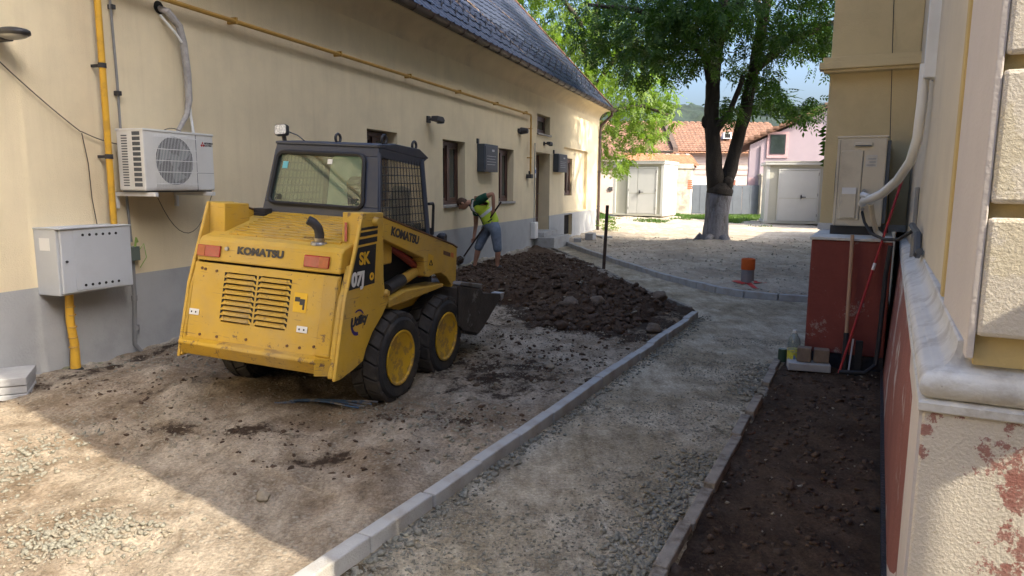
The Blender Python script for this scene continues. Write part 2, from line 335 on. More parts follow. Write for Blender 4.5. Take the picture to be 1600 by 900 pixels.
xs=axis(-4.6,4.8,.035,-2600,2600,1.12); ys=np.concatenate([axis(1.9,9.6,.035,-60,9.7,1.12)[:-1],np.arange(9.7,14,.06),np.arange(14,36,.15),np.array([36.2,36.5,37,38,39.5,42,46,52,60,72,90,115,150,200,270,370,500,700,1000,1500,2200,3000])])
X,Y=np.meshgrid(xs,ys); Z=gz(X,Y); n0,n1=X.shape
idx=np.arange(n0*n1).reshape(n0,n1); F=np.stack([idx[:-1,:-1],idx[:-1,1:],idx[1:,1:],idx[1:,:-1]],-1).reshape(-1,4)
# dark earth: spilled soil around the machine and heap, muddy streaks
dm=sdpoly(X,Y,MOUND); DK=.75*np.exp(-np.maximum(-dm,0)/.45)
so=X*uR.x+Y*uR.y; oo=X*nR.x+Y*nR.y
DK=np.maximum(DK,.62*np.exp(-(((X+.1)/1.0)**2+((Y-5.9)/1.1)**2)))
DK=np.maximum(DK,.62*np.exp(-(((X+1.9)/.75)**2+((Y-4.35)/.22)**2))); DK=np.maximum(DK,.55*np.exp(-(((X+.55)/.6)**2+((Y-4.72)/.22)**2))); DK=np.maximum(DK,.5*np.exp(-(((X+2.9)/.7)**2+((Y-5.2)/.25)**2)))
DK=np.maximum(DK,.55*np.exp(-(((X+1.0)/.45)**2+((Y-4.0)/.28)**2)))
wl=(X-PL.x)*nL.x+(Y-PL.y)*nL.y; DK=np.maximum(DK,.55*np.exp(-((wl-.25)/.3)**2)*(Y<13))
DK=np.maximum(DK,.42*np.exp(-(((X-4.6)/1.3)**2+((Y-13.6)/1.0)**2)))
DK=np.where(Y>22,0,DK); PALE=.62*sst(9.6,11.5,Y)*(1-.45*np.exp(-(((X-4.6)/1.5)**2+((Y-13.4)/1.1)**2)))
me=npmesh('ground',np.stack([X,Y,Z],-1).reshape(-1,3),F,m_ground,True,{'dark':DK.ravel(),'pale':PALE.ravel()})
props(link(bpy.data.objects.new('ground',me)),kind='structure')
def region(name,poly,step,zf,mat,margin=.16,attr=None):
    P=np.array(poly); x0,y0=P.min(0)-margin-.05; x1,y1=P.max(0)+margin+.05
    xs=np.arange(x0,x1,step); ys=np.arange(y0,y1,step); X,Y=np.meshgrid(xs,ys); d=sdpoly(X,Y,poly); Z=zf(X,Y,d)
    keep=d>-margin; idx=np.arange(X.size).reshape(X.shape)
    k=keep[:-1,:-1]&keep[:-1,1:]&keep[1:,1:]&keep[1:,:-1]
    F=np.stack([idx[:-1,:-1],idx[:-1,1:],idx[1:,1:],idx[1:,:-1]],-1)[k]
    used=np.unique(F); mp=np.full(X.size,-1); mp[used]=np.arange(len(used))
    V=np.stack([X,Y,Z],-1).reshape(-1,3)[used]; at={'dark':attr(X,Y,d).ravel()[used]} if attr else None
    o=bpy.data.objects.new(name,npmesh(name,V,mp[F],mat,True,at)); link(o); props(o,kind='structure'); return o
def pathz(x,y,d): return .012*fbm(x,y,3,31,4)+.02*fbm(x,y,.6,36,2)-.10*sst(.0,.16,-d)
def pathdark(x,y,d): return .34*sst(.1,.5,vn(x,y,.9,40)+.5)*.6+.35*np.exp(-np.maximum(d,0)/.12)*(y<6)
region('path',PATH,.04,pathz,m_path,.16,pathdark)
def clodn(x,y): 
    return np.abs(fbm(x,y,3.2,44,3,.6))*.16+np.abs(vn(x,y,9,48))*.07+.015*vn(x,y,26,50)
def moundz(x,y,d):
    e=d+.18*fbm(x,y,1.5,52,3); h=.04+.10*sst(0,.5,e)*(1-.55*sst(10.5,12.5,y))+.08*sst(.3,1.3,e)*(1-sst(8.5,12,y))+clodn(x,y)*sst(-.05,.35,e)*(.55+.45*(1-sst(10.5,12.5,y)))
    return np.where(e>-.02,h,.04+e*.9)*1.0-.03
region('soil_heap',MOUND,.032,moundz,m_soil,.14)
BED=[Rpt(-1,.70),Rpt(7.0,.70),Rpt(7.15,.5),Rpt(7.15,-.16),Rpt(-1,-.16)]
def bedz(x,y,d): return .0+np.abs(fbm(x,y,3.5,56,4,.6))*.05-.02-.05*sst(0,.1,-d)
region('soil_bed',BED,.03,bedz,m_soil,.06)
oh=thing('sky_block_house','unseen plain house added behind the camera to block the rear sky','house',(-26,-8,0)); MB().box(0,58,-8,0,-.1,10).build('wall',m_grey,oh); MB().prism([(-8.3,10.01),(.4,10.01),(-4,13)],0,-.3,58.3).build('roof',m_gutter,oh)  # unseen, added to hold back rear sky light from the near wall
so_=MB().add([(-40,-22,.02),(40,-22,.02),(40,.2,.02),(-40,.2,.02)],[(0,1,2,3)]).build('added_street',M('added_asphalt',(.06,.06,.06),.95,0,.2,2,.3,80)); props(so_,kind='structure')  # unseen dark sheet, added to cut bounce from the sunlit ground
# stones: deformed low blobs joined, too many to count
_ico=[]
def blobs(name,pts,sizes,zs,mat,flat=.65,label=None,cat=None,n=1):
    bm=bmesh.new(); bmesh.ops.create_icosphere(bm,subdivisions=n,radius=1); v=np.array([q.co[:] for q in bm.verts]); f=np.array([[q.index for q in t.verts] for t in bm.faces]); bm.free()
    N=len(pts); k=len(v); pts=np.asarray(pts)
    nz=1+.28*rng.standard_normal((N,k,1)); sc=np.stack([1+.3*rng.standard_normal(N),1+.3*rng.standard_normal(N),flat*(1+.2*rng.standard_normal(N))],-1)[:,None,:]
    P=v[None]*nz*sc; a=rng.random(N)*6.283; t=rng.normal(0,.35,N); ca,sa=np.cos(a),np.sin(a)
    x,y,z=P[...,0],P[...,1],P[...,2]; ct,st=np.cos(t)[:,None],np.sin(t)[:,None]; y,z=y*ct-z*st,y*st+z*ct
    P=np.stack([x*ca[:,None]-y*sa[:,None],x*sa[:,None]+y*ca[:,None],z],-1)*np.asarray(sizes)[:,None,None]
    P+=np.concatenate([pts,np.asarray(zs)[:,None]],1)[:,None,:]
    Fa=(f[None]+(np.arange(N)*k)[:,None,None]).reshape(-1,3)
    o=bpy.data.objects.new(name,npmesh(name,P.reshape(-1,3),Fa,mat)); link(o); props(o,label,cat,kind='stuff'); return o
def scatter(n,fn): 
    out=[]
    while sum(map(len,out))<n: out.append(fn(n))
    return np.concatenate(out)[:n]
def inyard(n):
    x=rng.uniform(-4.4,2.4,n); y=2+8*rng.random(n)**1.5; o=x*nR.x+y*nR.y; w=(x-PL.x)*nL.x+(y-PL.y)*nL.y
    pat=fbm(x,y,.9,60,3)>-.02+.35*rng.random(n)-.1; k=(o>2.02)&(w>.05)&pat&(sdpoly(x,y,MOUND)<.05); return np.stack([x,y],1)[k]
p=scatter(22000,inyard); s=.0022+.012*rng.random(len(p))**6; blobs('yard_pebbles',p,s,gz(p[:,0],p[:,1])+s*.25,m_stone2)
def cl(cx,cy,rx,ry):
    return lambda n: np.stack([cx+rx*rng.standard_normal(n),cy+ry*rng.standard_normal(n)],1)
def notpath(f): 
    def g(n):
        q=f(n); o=q[:,0]*nR.x+q[:,1]*nR.y; w=(q[:,0]-PL.x)*nL.x+(q[:,1]-PL.y)*nL.y; return q[(o>2.02)&(w>.06)]
    return g
p=np.concatenate([scatter(520,notpath(cl(-2.8,3.75,.15,.28))),scatter(620,notpath(cl(-1.95,2.98,.18,.11))),scatter(220,notpath(cl(-2.7,5.9,.5,.2))),scatter(160,notpath(cl(-.75,4.85,.3,.2))),scatter(200,notpath(cl(-.4,4.5,.3,.4))),scatter(150,notpath(cl(.6,6.3,.5,.35)))])
s=.006+.011*rng.random(len(p))**2; blobs('crushed_stone',p,s,gz(p[:,0],p[:,1])+s*.35,m_stone)
def along(o0,sd0,s0,s1,pat=0):
    def f(n):
        s_=s0+(s1-s0)*rng.random(n)**1.3; o=o0+sd0*np.abs(rng.standard_normal(n)); k=(o<1.9)&(o>.76)
        if pat: k&=vn(s_,o*0,1.1,70)>-.12
        q=np.stack([s_*uR.x+o*nR.x,s_*uR.y+o*nR.y],1); return q[k]
    return f
p=np.concatenate([scatter(1200,along(1.9,-.07,1.6,9)),scatter(1500,along(.77,.12,1.6,6.8,1)),scatter(700,along(.77,.10,1.6,3.6))]); s=.005+.014*rng.random(len(p))**2.5
blobs('path_edge_stones',p,s,pathz(p[:,0],p[:,1],9)+s*.4,m_stone)
p=scatter(16000,lambda n:(lambda s_,o:np.stack([s_*uR.x+o*nR.x,s_*uR.y+o*nR.y],1)[vn(s_*uR.x+o*nR.x,s_*uR.y+o*nR.y,1.6,73)>-.25+.3*rng.random(n)])(1.4+6.5*rng.random(n)**1.5,rng.uniform(.78,1.9,n)))
s=.002+.007*rng.random(len(p))**4; blobs('path_grit',p,s,pathz(p[:,0],p[:,1],9)+s*.3,m_stone)
def inm(n):
    x=rng.uniform(-1.6,2.4,n); y=7+9*rng.random(n)**1.2; k=sdpoly(x,y,MOUND)>-.12+.1*rng.random(n); return np.stack([x,y],1)[k]
p=scatter(6500,inm); s=.009+.045*rng.random(len(p))**4.5; blobs('soil_clods',p,s,moundz(p[:,0],p[:,1],sdpoly(p[:,0],p[:,1],MOUND))+s*.25,m_clod,.75,n=2)
p=scatter(160,inm); s=.012+.022*rng.random(len(p))**2; blobs('heap_pebbles',p,s,moundz(p[:,0],p[:,1],sdpoly(p[:,0],p[:,1],MOUND))+s*.5,m_stone2)
def inb(n): s_=1.5+5.5*rng.random(n); o=rng.uniform(-.1,.66,n); return np.stack([s_*uR.x+o*nR.x,s_*uR.y+o*nR.y],1)
p=scatter(4200,inb); s=.0025+.022*rng.random(len(p))**8; blobs('bed_clods',p,s,bedz(p[:,0],p[:,1],9)+s*.2,m_clod)
p=scatter(90,inb); s=.004+.009*rng.random(len(p))**2; blobs('bed_pebbles',p,s,bedz(p[:,0],p[:,1],9)+s*.6,m_stone2)
def inspill(n):
    x=rng.normal(.15,.75,n); y=rng.normal(6.6,.8,n); o=x*nR.x+y*nR.y; return np.stack([x,y],1)[(o>2.02)&~((np.abs(x+1.3)<.9)&(y<6.3))]
p=scatter(1200,inspill); s=.004+.022*rng.random(len(p))**5; blobs('spilled_soil',p,s,gz(p[:,0],p[:,1])+s*.2,m_clod)
def patchy(n):
    c=np.array([(-1.9,4.35,.5,.14),(-.55,4.72,.45,.16),(-1.0,4.0,.35,.2),(-2.9,5.2,.5,.18),(-2.3,6.2,.5,.25)])[rng.integers(0,5,n)]
    q=np.stack([c[:,0]+c[:,2]*rng.standard_normal(n),c[:,1]+c[:,3]*rng.standard_normal(n)],1); w=(q[:,0]-PL.x)*nL.x+(q[:,1]-PL.y)*nL.y; o=q[:,0]*nR.x+q[:,1]*nR.y; return q[(w>.05)&(o>2.02)]
p=scatter(1500,patchy); s=.003+.016*rng.random(len(p))**7; blobs('soil_crumbs',p,s,gz(p[:,0],p[:,1])+s*.2,m_clod)
def incourt(n):
    x=rng.uniform(2,9,n); y=10.3+12*rng.random(n)**1.5; k=(sdpoly(x,y,PATH)<-.1)&(x<4.2+(y-9.5)*.55)&(x*nR.x+y*nR.y>-.05+(y<16)*.75); return np.stack([x,y],1)[k]
p=scatter(4500,incourt); s=.006+.024*rng.random(len(p))**6; blobs('courtyard_gravel',p,s,gz(p[:,0],p[:,1])+s*.25,m_stone3)
# a few big stones one can point at
def lump(name,x,y,z,r,mat,label,cat,seed,group=None,flat=.75):
    bm=bmesh.new(); bmesh.ops.create_icosphere(bm,subdivisions=3,radius=1)
    for v in bm.verts:
        from mathutils import noise
        k=1+.35*noise.noise(v.co*1.3+Vector((seed*3.1,0,0)))+.15*noise.noise(v.co*3.1+Vector((0,seed*2.3,0)))
        v.co=Vector((v.co.x*k,v.co.y*k,v.co.z*k*flat))*r
    me=bpy.data.meshes.new(name); bm.to_mesh(me); bm.free(); me.materials.append(mat)
    me.polygons.foreach_set('use_smooth',[True]*len(me.polygons))
    o=bpy.data.objects.new(name,me); o.location=(x,y,z); o.rotation_euler=(0,0,seed); link(o); return props(o,label,cat,group)
m_drysoil=M('dry_soil_lump',(.15,.115,.085),.97,0,.3,9,.7,50)
for k,(x,y,z,r,lb) in enumerate([(.72,8.45,.20,.13,'large dry brown clod at the front of the dark soil heap'),(1.05,8.6,.22,.10,'smaller dry clod right beside the large dry clod on the heap'),(2.0,9.4,.17,.10,'dry brown clod near the kerb tip of the soil heap'),(1.55,7.55,.10,.085,'brown clod at the near toe of the soil heap by the kerb'),(.55,7.75,.09,.07,'dark clod fallen at the near edge of the heap beside the bucket'),(1.2,9.9,.26,.11,'dark clod on the crest of the soil heap')]):
    lump('earth_clod',x,y,z,r,m_drysoil if k<4 else m_clod,lb,'clod',k+1,'big clods on the soil heap')
for k,(x,y,r,lb) in enumerate([(-1.27,3.42,.035,'pale fist-sized stone at the shadow edge in the dirt yard'),(.33,6.05,.05,'pale round stone in the spilled dark soil beside the kerb'),(.02,3.42,.03,'tan stone against the path side of the kerb'),(-.30,3.35,.04,'broken stone leaning on the kerb joint nearest the camera')]):
    lump('stone',x,y,float(gz(np.array([x]),np.array([y]))[0])+r*.4,r,m_stone2,lb,'stone',k+11,'single stones in the yard')
# ------------------------------------------------------------- kerbs, one stone after another
def kerbline(name,label,pts,length,w,h,z0,mat,group,jit=.004,group_cat='kerb'):
    pts=[Vector((a,b,0)) for a,b in pts]; t=thing(name,label,'kerb',(pts[0].x,pts[0].y,0),group=group)
    me=None; k=0
    for a,b in zip(pts[:-1],pts[1:]):
        L=(b-a).length; n=max(1,round(L/length)); l=L/n; ang=math.atan2((b-a).y,(b-a).x)
        mb=MB().box(-l/2+.004,l/2-.004,-w/2,w/2,0,h); me=mb.mesh('kerb_stone',mat)
        for i in range(n):
            c=a+(b-a)*((i+.5)/n); o=bpy.data.objects.new('kerb_stone',me); link(o,t)
            o.location=(c.x-pts[0].x+random.gauss(0,jit),c.y-pts[0].y+random.gauss(0,jit),z0+random.gauss(0,jit)); o.rotation_euler=(random.gauss(0,.012),random.gauss(0,.006),ang+random.gauss(0,.006))
            m=o.modifiers.new('bevel','BEVEL'); m.width=.008; m.segments=2
    return t
KG='kerbs edging the gravel path'
kerbline('path_kerb','straight light grey concrete kerb between the dirt yard and the gravel path',[Rpt(.846,1.95),Rpt(8.85,1.945)],.5,.08,.20,-.12,m_kerb,KG)
kerbline('path_kerb','dirty low edging between the gravel path and the dark soil bed',[Rpt(.9,.70),Rpt(4.2,.715),Rpt(6.95,.73)],.5,.065,.2,-.175,m_kerbold,KG,.012)
kerbline('path_kerb','curved far kerb between the path and the pale courtyard',[(1.25,21.3),(1.78,17.4),(2.33,14.3),(2.72,12.4),(3.2,10.85),(3.5,10.45),(3.9,10.17),(4.75,9.8)],.5,.09,.18,-.08,m_kerb,KG)
kerbline('path_kerb','narrow sunken edging along the far side of the soil heap',[(2.36,9.15),(2.07,11.0),(1.74,13.6),(1.0,18.3),(.55,20.3)],.5,.07,.16,-.11,m_kerbold,KG,.008)
# ------------------------------------------------------------- left house
H=thing('house','long cream house with grey plinth and dark blue-grey tiled roof','house',PL,RZL)
# local x = along wall, y = into the house, z up
S0,S1,ZT=-9.0,19.5,3.95
HOLES=[(3.70,4.62,1.25,2.44),(6.33,7.36,1.22,2.45),(9.25,10.26,1.22,2.44),(12.08,13.26,2.95,3.45),(12.02,13.3,-.2,2.48)]
NICHE=(14.75,17.75,.84,2.74); BASE=(14.9,15.85,.12,.76)
def holewall(mb,s0,s1,z0,z1,holes,y0,y1):
    sx=sorted({s0,s1,*[h[0] for h in holes],*[h[1] for h in holes]}); sz=sorted({z0,z1,*[min(max(h[2],z0),z1) for h in holes],*[min(max(h[3],z0),z1) for h in holes]})
    for a,b in zip(sx[:-1],sx[1:]):
        for c,d in zip(sz[:-1],sz[1:]):
            mx,mz=(a+b)/2,(c+d)/2
            if any(h[0]<mx<h[1] and h[2]<mz<h[3] for h in holes): continue
            mb.add([(a,y0,c),(b,y0,c),(b,y0,d),(a,y0,d),(a,y1,c),(b,y1,c),(b,y1,d),(a,y1,d)],[(0,1,2,3),(4,7,6,5)])
    for (a,b,c,d) in holes:
        c=max(c,z0); d=min(d,z1)
        if d<=c: continue
        for q in ([(a,y0,c),(a,y1,c),(a,y1,d),(a,y0,d)],[(b,y0,c),(b,y0,d),(b,y1,d),(b,y1,c)],[(a,y0,d),(a,y1,d),(b,y1,d),(b,y0,d)],[(a,y0,c),(b,y0,c),(b,y1,c),(a,y1,c)]): mb.add(q,[(0,1,2,3)])
    mb.add([(s0,y0,z0),(s0,y1,z0),(s0,y1,z1),(s0,y0,z1)],[(0,1,2,3)]); mb.add([(s1,y0,z0),(s1,y0,z1),(s1,y1,z1),(s1,y1,z0)],[(0,1,2,3)])
    return mb
mb=MB(); holewall(mb,S0,S1,-.3,ZT,HOLES+[NICHE,BASE],0,.4); wall=mb.build('wall',m_cream,H)
MB().box(S1-.4,S1,.41,9.5,-.3,4.3).box(S0,S0+.4,.41,9.5,-.3,4.3).box(S0,S1,9.5,9.9,-.3,4.3).build('rear_walls',m_cream,H)
MB().prism([(.0,4.32),(9.6,4.32),(4.8,9.4)],0,S1-.35,S1-.001).build('gable',m_cream,H)
# niche back with its small window
nb=MB(); holewall(nb,NICHE[0]-.05,NICHE[1]+.05,NICHE[2]-.05,NICHE[3]+.05,[(15.25,16.15,1.32,2.45)],.10,.38); nb.build('niche_back',m_cream,H)
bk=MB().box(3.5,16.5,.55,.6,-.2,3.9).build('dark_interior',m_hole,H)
PLH=[(12.02,13.3,-.3,.9),BASE]
pb=MB(); holewall(pb,S0,S1+.005,-.3,.80,PLH,-.006,.012); pb.build('plinth',m_grey,H)
# crumbled render strip at the foot of the wall
fp=MB(); N=260; pr=[]
for i in range(N):
    s=-4+16*i/N; h=.07+.06*float(vn(np.array([s]),np.array([0.]),2.3,80)[0])+.03*random.random(); d=.03+.03*random.random(); pr.append((s,h,d))
vs=[];fs=[]
for i,(s,h,d) in enumerate(pr):
    vs+=[(s,-.007,h),(s,-.012-d*.4,h-.01),(s,-.02-d,-.1)]
    if i: b=3*i; fs+=[(b-3,b,b+1,b-2),(b-2,b+1,b+2,b-1)]
MB().add(vs,fs).build('crumbled_base',M('bare_mortar',(.36,.32,.26),.95,0,.3,8,.7,50,dirt=(.14,.15,.07),dscale=4,damt=.7,dw=.1),H)
# cove under the eaves
prof=[(0.001,3.9)]+[(-.36*(1-math.cos(t*math.pi/2)),3.9+.30*math.sin(t*math.pi/2)) for t in [i/10 for i in range(11)]]+[(-.38,4.23),(.3,4.23),(.3,3.9)]
MB().prism(prof[1:],0,S0,S1+.003).build('eaves_cove',m_cove,H,smooth=2)
def window(parent,s0,s1,z0,z1,y,mull=True,name='window',sill=True,fw=.07):
    fm=MB().box(s0,s1,y,y+.07,z0,z0+fw).box(s0,s1,y,y+.07,z1-fw,z1).box(s0,s0+fw,y,y+.07,z0+fw,z1-fw).box(s1-fw,s1,y,y+.07,z0+fw,z1-fw)
    c=(s0+s1)/2
    if mull: fm.box(c-.06,c+.06,y-.012,y+.06,z0+fw,z1-fw)
    f=fm.build(name,m_frame,parent,bevel=.006)
    sash=[(s0+fw,c-.06),(c+.06,s1-fw)] if mull else [(s0+fw,s1-fw)]
    for a,b in sash:
        MB().box(a,a+.045,y+.012,y+.05,z0+fw,z1-fw).box(b-.045,b,y+.012,y+.05,z0+fw,z1-fw).box(a+.045,b-.045,y+.012,y+.05,z0+fw,z0+fw+.06).box(a+.045,b-.045,y+.012,y+.05,z1-fw-.05,z1-fw).build('sash',m_frame,f,bevel=.004)
        MB().box(a+.045,b-.045,y+.03,y+.036,z0+fw+.06,z1-fw-.05).build('pane',m_pane,f)
    if sill: MB().box(s0-.03,s1+.06,-.05,y-.003,z0-.05,z0-.001).build('sill',m_sill,f,bevel=.008)
    return f
window(H,3.74,4.58,1.28,2.42,.16); window(H,6.36,7.33,1.26,2.43,.14); window(H,9.28,10.23,1.26,2.42,.14)
window(H,12.1,13.24,2.97,3.43,.14,False); window(H,15.27,16.13,1.34,2.43,.15,True,sill=False)
# door in a deep reveal
dm_=MB().box(12.06,13.26,.30,.35,.42,2.44).build('door',m_door,H,bevel=.005)
dp=MB()
for zz in (.55,1.25,1.85): dp.box(12.2,13.12,.285,.30,zz,zz+.48)
dp.build('door_panel',m_door,dm_,bevel=.01); MB().tube([(13.14,.30,1.4),(13.14,.24,1.4),(13.02,.24,1.4)],.012).build('door_handle',m_metal,dm_)
MB().box(11.9,13.45,-.55,.39,-.2,.30).box(12.0,13.3,-.25,.39,.30,.42).build('door_step',m_kerb,H,bevel=.012)
bf=MB().box(14.93,15.82,.10,.14,.15,.73).build('basement_hatch',m_darkmetal,H)
for k in range(7): MB().box(14.95+.125*k,14.97+.125*k,.07,.099,.16,.72).build('hatch_bar',m_darkmetal,bf)
# roof: deck, tiles
PT=math.radians(46.5); ex,ez=-.40,4.30; cs,sn=math.cos(PT),math.sin(PT)
MB().prism([(ex+.02,ez-.06),(ex+.02,ez-.02),(4.8,ez-.02+(4.8-ex)*sn/cs),(10.2,ez-.02),(10.2,ez-.2),(4.8,ez-.25+(4.8-ex)*sn/cs)],0,S0,S1+.12).build('roof_deck',m_gutter,H)
TW,TL=.30,.335
def tilemesh():
    b=MB(); w=TW/2-.004; prof=[(-w,.0),(-w+.03,.030),(-w+.07,.032),(-w+.09,.014),(0,.012),(w-.02,.014),(w,.004)]
    vs=[];n=len(prof)
    for yy,dz in ((0,.034),(TL+.05,.006)):
        for xx,h in prof: vs.append((xx,yy,h+dz))
    for xx,h in prof: vs.append((xx,0,h+.034-.026))
    fs=[(i,i+1,n+i+1,n+i) for i in range(n-1)]+[(2*n+i,2*n+i+1,i+1,i) for i in range(n-1)]
    return b.add(vs,fs)
tm=tilemesh(); tme=tm.mesh('roof_tile',m_tile)
cand=[]
for r_ in range(21):
    for c_ in range(int((S1+.1-S0)/TW)):
        s=S0+.1+c_*TW+TW/2+(TW/2 if r_%2 else 0)*0
        y=ex+r_*TL*cs; z=ez+r_*TL*sn; w=Lw(s,-y,z); d=(w-Vector((0,0,1.65))).length; vis=s>3.2
        px=800+1100*(w-Vector((0,0,1.65))).dot(_r)/max(.1,(w-Vector((0,0,1.65))).dot(_f)); py=450-1100*(w-Vector((0,0,1.65))).dot(_u)/max(.1,(w-Vector((0,0,1.65))).dot(_f))
        cand.append((d if (vis and -15<py) else 999+d,s,y,z))
cand.sort(); rot=(PT,0,0); stuffV=[];stuffF=[]; tv=np.array(tm.v)
def settle(s): return .02*math.sin(s*1.7)+.012*math.sin(s*4.1+1)
for k,(d,s,y,z) in enumerate(cand):
    jr=random.gauss(0,.006); jz=random.gauss(0,.003)
    if k<300:
        o=bpy.data.objects.new('roof_tile',tme); o.location=(s,y,z+jz); o.rotation_euler=(PT+jr,0,random.gauss(0,.004)); link(o,H)
    else:
        c,si=math.cos(PT+jr),math.sin(PT+jr); P=np.stack([tv[:,0]+s,tv[:,1]*c-tv[:,2]*si+y,tv[:,1]*si+tv[:,2]*c+z+jz],1); b=len(stuffV)*len(tv); stuffV.append(P); stuffF+= [tuple(i+b for i in f) for f in tm.f]
o=bpy.data.objects.new('tile_field',npmesh('tile_field',np.concatenate(stuffV),np.array(stuffF),m_tile)); link(o,H); o['kind']='stuff'
# snow hooks and verge tiles
hk=MB()
for rr,row in enumerate((1,2,3)):
    for c_ in range(0,70):
        s=1.6+c_*.6+(row%2)*.3
        if s>19: continue
        y=ex+(row+.35)*TL*cs; z=ez+(row+.35)*TL*sn+.045
        hk.tube([(s,y,z),(s-.05,y-.03,z+.11)],.008,4); hk.tube([(s,y,z),(s+.05,y-.03,z+.11)],.008,4); hk.tube([(s-.05,y-.03,z+.11),(s+.0,y-.005,z+.13)],.007,4)
hk.build('snow_guards',m_darkmetal,H,kind='stuff')
m_verge=M('verge_tile',(.16,.08,.055),.8,0,.3,5,.3,50)
for k in range(21):
    y=ex+k*TL*cs; z=ez+k*TL*sn
    o=MB().box(-.09,.09,0,TL+.03,.03,.07).build('verge_tile',m_verge,H) if k==0 else link(bpy.data.objects.new('verge_tile',vme),H)
    vme=o.data; o.location=(S1+.06,y,z+.02); o.rotation_euler=(PT+.03,0,0)
gb=MB(); prof=[(-.44-.065+.075*math.cos(math.pi+math.pi*t/8),4.245+.075*math.sin(math.pi+math.pi*t/8)) for t in range(9)]
gb.strip(prof,0,S0,S1+.1); gb.strip([(p[0]*1.0+(.006 if p[0]<-.5 else -.006),p[1]+.006) for p in prof],0,S0,S1+.1); gb.box(S0,S1+.1,-.45,-.40,4.20,4.29)
gu=gb.build('gutter',m_gutter,H,smooth=False)
for k in range(30):
    s=3+k*.6
    if s<S1: MB().tube([(s,-.585,4.25),(s,-.56,4.19),(s,-.505,4.16),(s,-.45,4.19)],.012,4).build('gutter_bracket',m_gutter,gu)
# debris on the roof
lf=[];N=900
for k in range(N):
    a=random.random(); q=random.choice([(6.2,3.6,8.2,.75),(8.0,3.0,10.6,.45),(5.2,4.2,6.5,1.6),(12,3.2,18,1.2)])
    s=q[0]+(q[2]-q[0])*a+random.gauss(0,.08); l=q[1]+(q[3]-q[1])*a+random.gauss(0,.05); lf.append((s,ex+l*cs,ez+l*sn))
lm=MB()
for s,y,z in lf:
    r=.02+.03*random.random(); a=random.random()*6.28
    P=[]
    for dx,dy in ((-1,-.5),(1,-.5),(1,.5),(-1,.5)):
        x2=(dx*math.cos(a)-dy*math.sin(a))*r; y2=(dx*math.sin(a)+dy*math.cos(a))*r; P.append((s+x2,y+y2*cs-.045*sn,z+y2*sn+.05*cs+.012*random.random()))
    lm.add(P,[(0,1,2,3)])
lo=lm.build('roof_leaf_litter',M('dry_leaf',(.22,.15,.10),.9,0,.3,20),None,kind='stuff'); lo.location=PL; lo.rotation_euler=(0,0,RZL)
def LT(name,label,cat,s,off,z,group=None): return thing(name,label,cat,Lw(s,off,z),RZL,group)
def lp(s0,z0): # children helper: local coords from wall coords
    return lambda s,off,z:(s-s0,-off,z-z0)
# downpipe
t=LT('downpipe','brown rain downpipe at the far corner of the cream house','downpipe',19.35,.06,0); q=lp(19.35,0)
pts=[(19.35,.47,4.18),(19.35,.47,4.05),(19.35,.10,3.72),(19.35,.07,3.55),(19.35,.07,.0)]
MB().tube([(p[0]-19.35,-(p[1]-.06),p[2]) for p in pts],.05,10).build('pipe',m_gutter,t,smooth=2)
for zz in (3.3,2.1,.9): MB().lathe([(.056,-.02),(.056,.02)],(0,-.01,zz),2,12).build('pipe_clip',m_darkmetal,t)
# thin horizontal gas pipe along the wall
t=LT('gas_pipe','thin ochre gas pipe running along the upper cream wall and dropping at its end','pipe',-4,.0,3.34); q=lp(-4,3.34)
MB().tube([q(-5,.09,3.34),q(11.24,.09,3.33),q(11.28,.09,3.29),q(11.28,.09,1.95),q(11.28,.07,1.86)],.024,8).build('pipe',m_gasold,t,smooth=2)
for s in np.arange(.9,11.2,2.0): MB().box(s+4-.012,s+4+.012,-.12,.0,-.03,.035).build('bracket',m_gasold,t)
for z in (3.0,2.3): MB().box(15.28-.03,15.28+.03,-.12,0,z-3.34-.012,z-3.34+.012).build('bracket',m_gasold,t)
MB().box(15.2,15.36,-.14,-.0,1.80-3.34,1.9-3.34).tube([(15.28,-.07,1.9-3.34),(15.28,-.07,1.98-3.34)],.035).build('valve',m_darkmetal,t,bevel=.01)
# thick yellow riser from top down into the cabinet
t=LT('gas_riser','thick bright yellow gas riser pipe going up the wall above the grey cabinet','pipe',-.78,.12,1.2); q=lambda s,off,z:(s+.78,-(off-.12),z-1.2)
MB().tube([q(-.80,.12,1.2),q(-.80,.12,4.0)],.027,14).build('pipe',m_gasy,t,smooth=2)
for z in (2.62,1.86): MB().lathe([(.033,-.02),(.033,.02)],q(-.80,.12,z),2,14).box(*(lambda p:(p[0]-.01,p[0]+.01,p[1],p[1]+.12,p[2]-.012,p[2]+.012))(q(-.80,.12,z))).build('clamp',m_darkmetal,t)
t=LT('gas_riser','yellow corrugated gas sleeve coming out of the ground under the grey cabinet','pipe',-1.27,.11,0); 
MB().tube([(0,0,-.1),(0,0,.10),(.01,0,.3),(-.01,.005,.5),(0,0,.76)],[.042,.04,.034,.032,.032],14).build('pipe',m_gasy,t,smooth=2)
MB().lathe([(.058,-.05),(.066,.08),(.05,.10)],(0,0,0),2,14).build('ground_sleeve',m_black,t,smooth=2)
for z in (.28,.36,.45,.55,.62): MB().lathe([(.035,-.006),(.038,0),(.035,.006)],(0,0,z),2,14).build('tape_band',m_gasold,t)
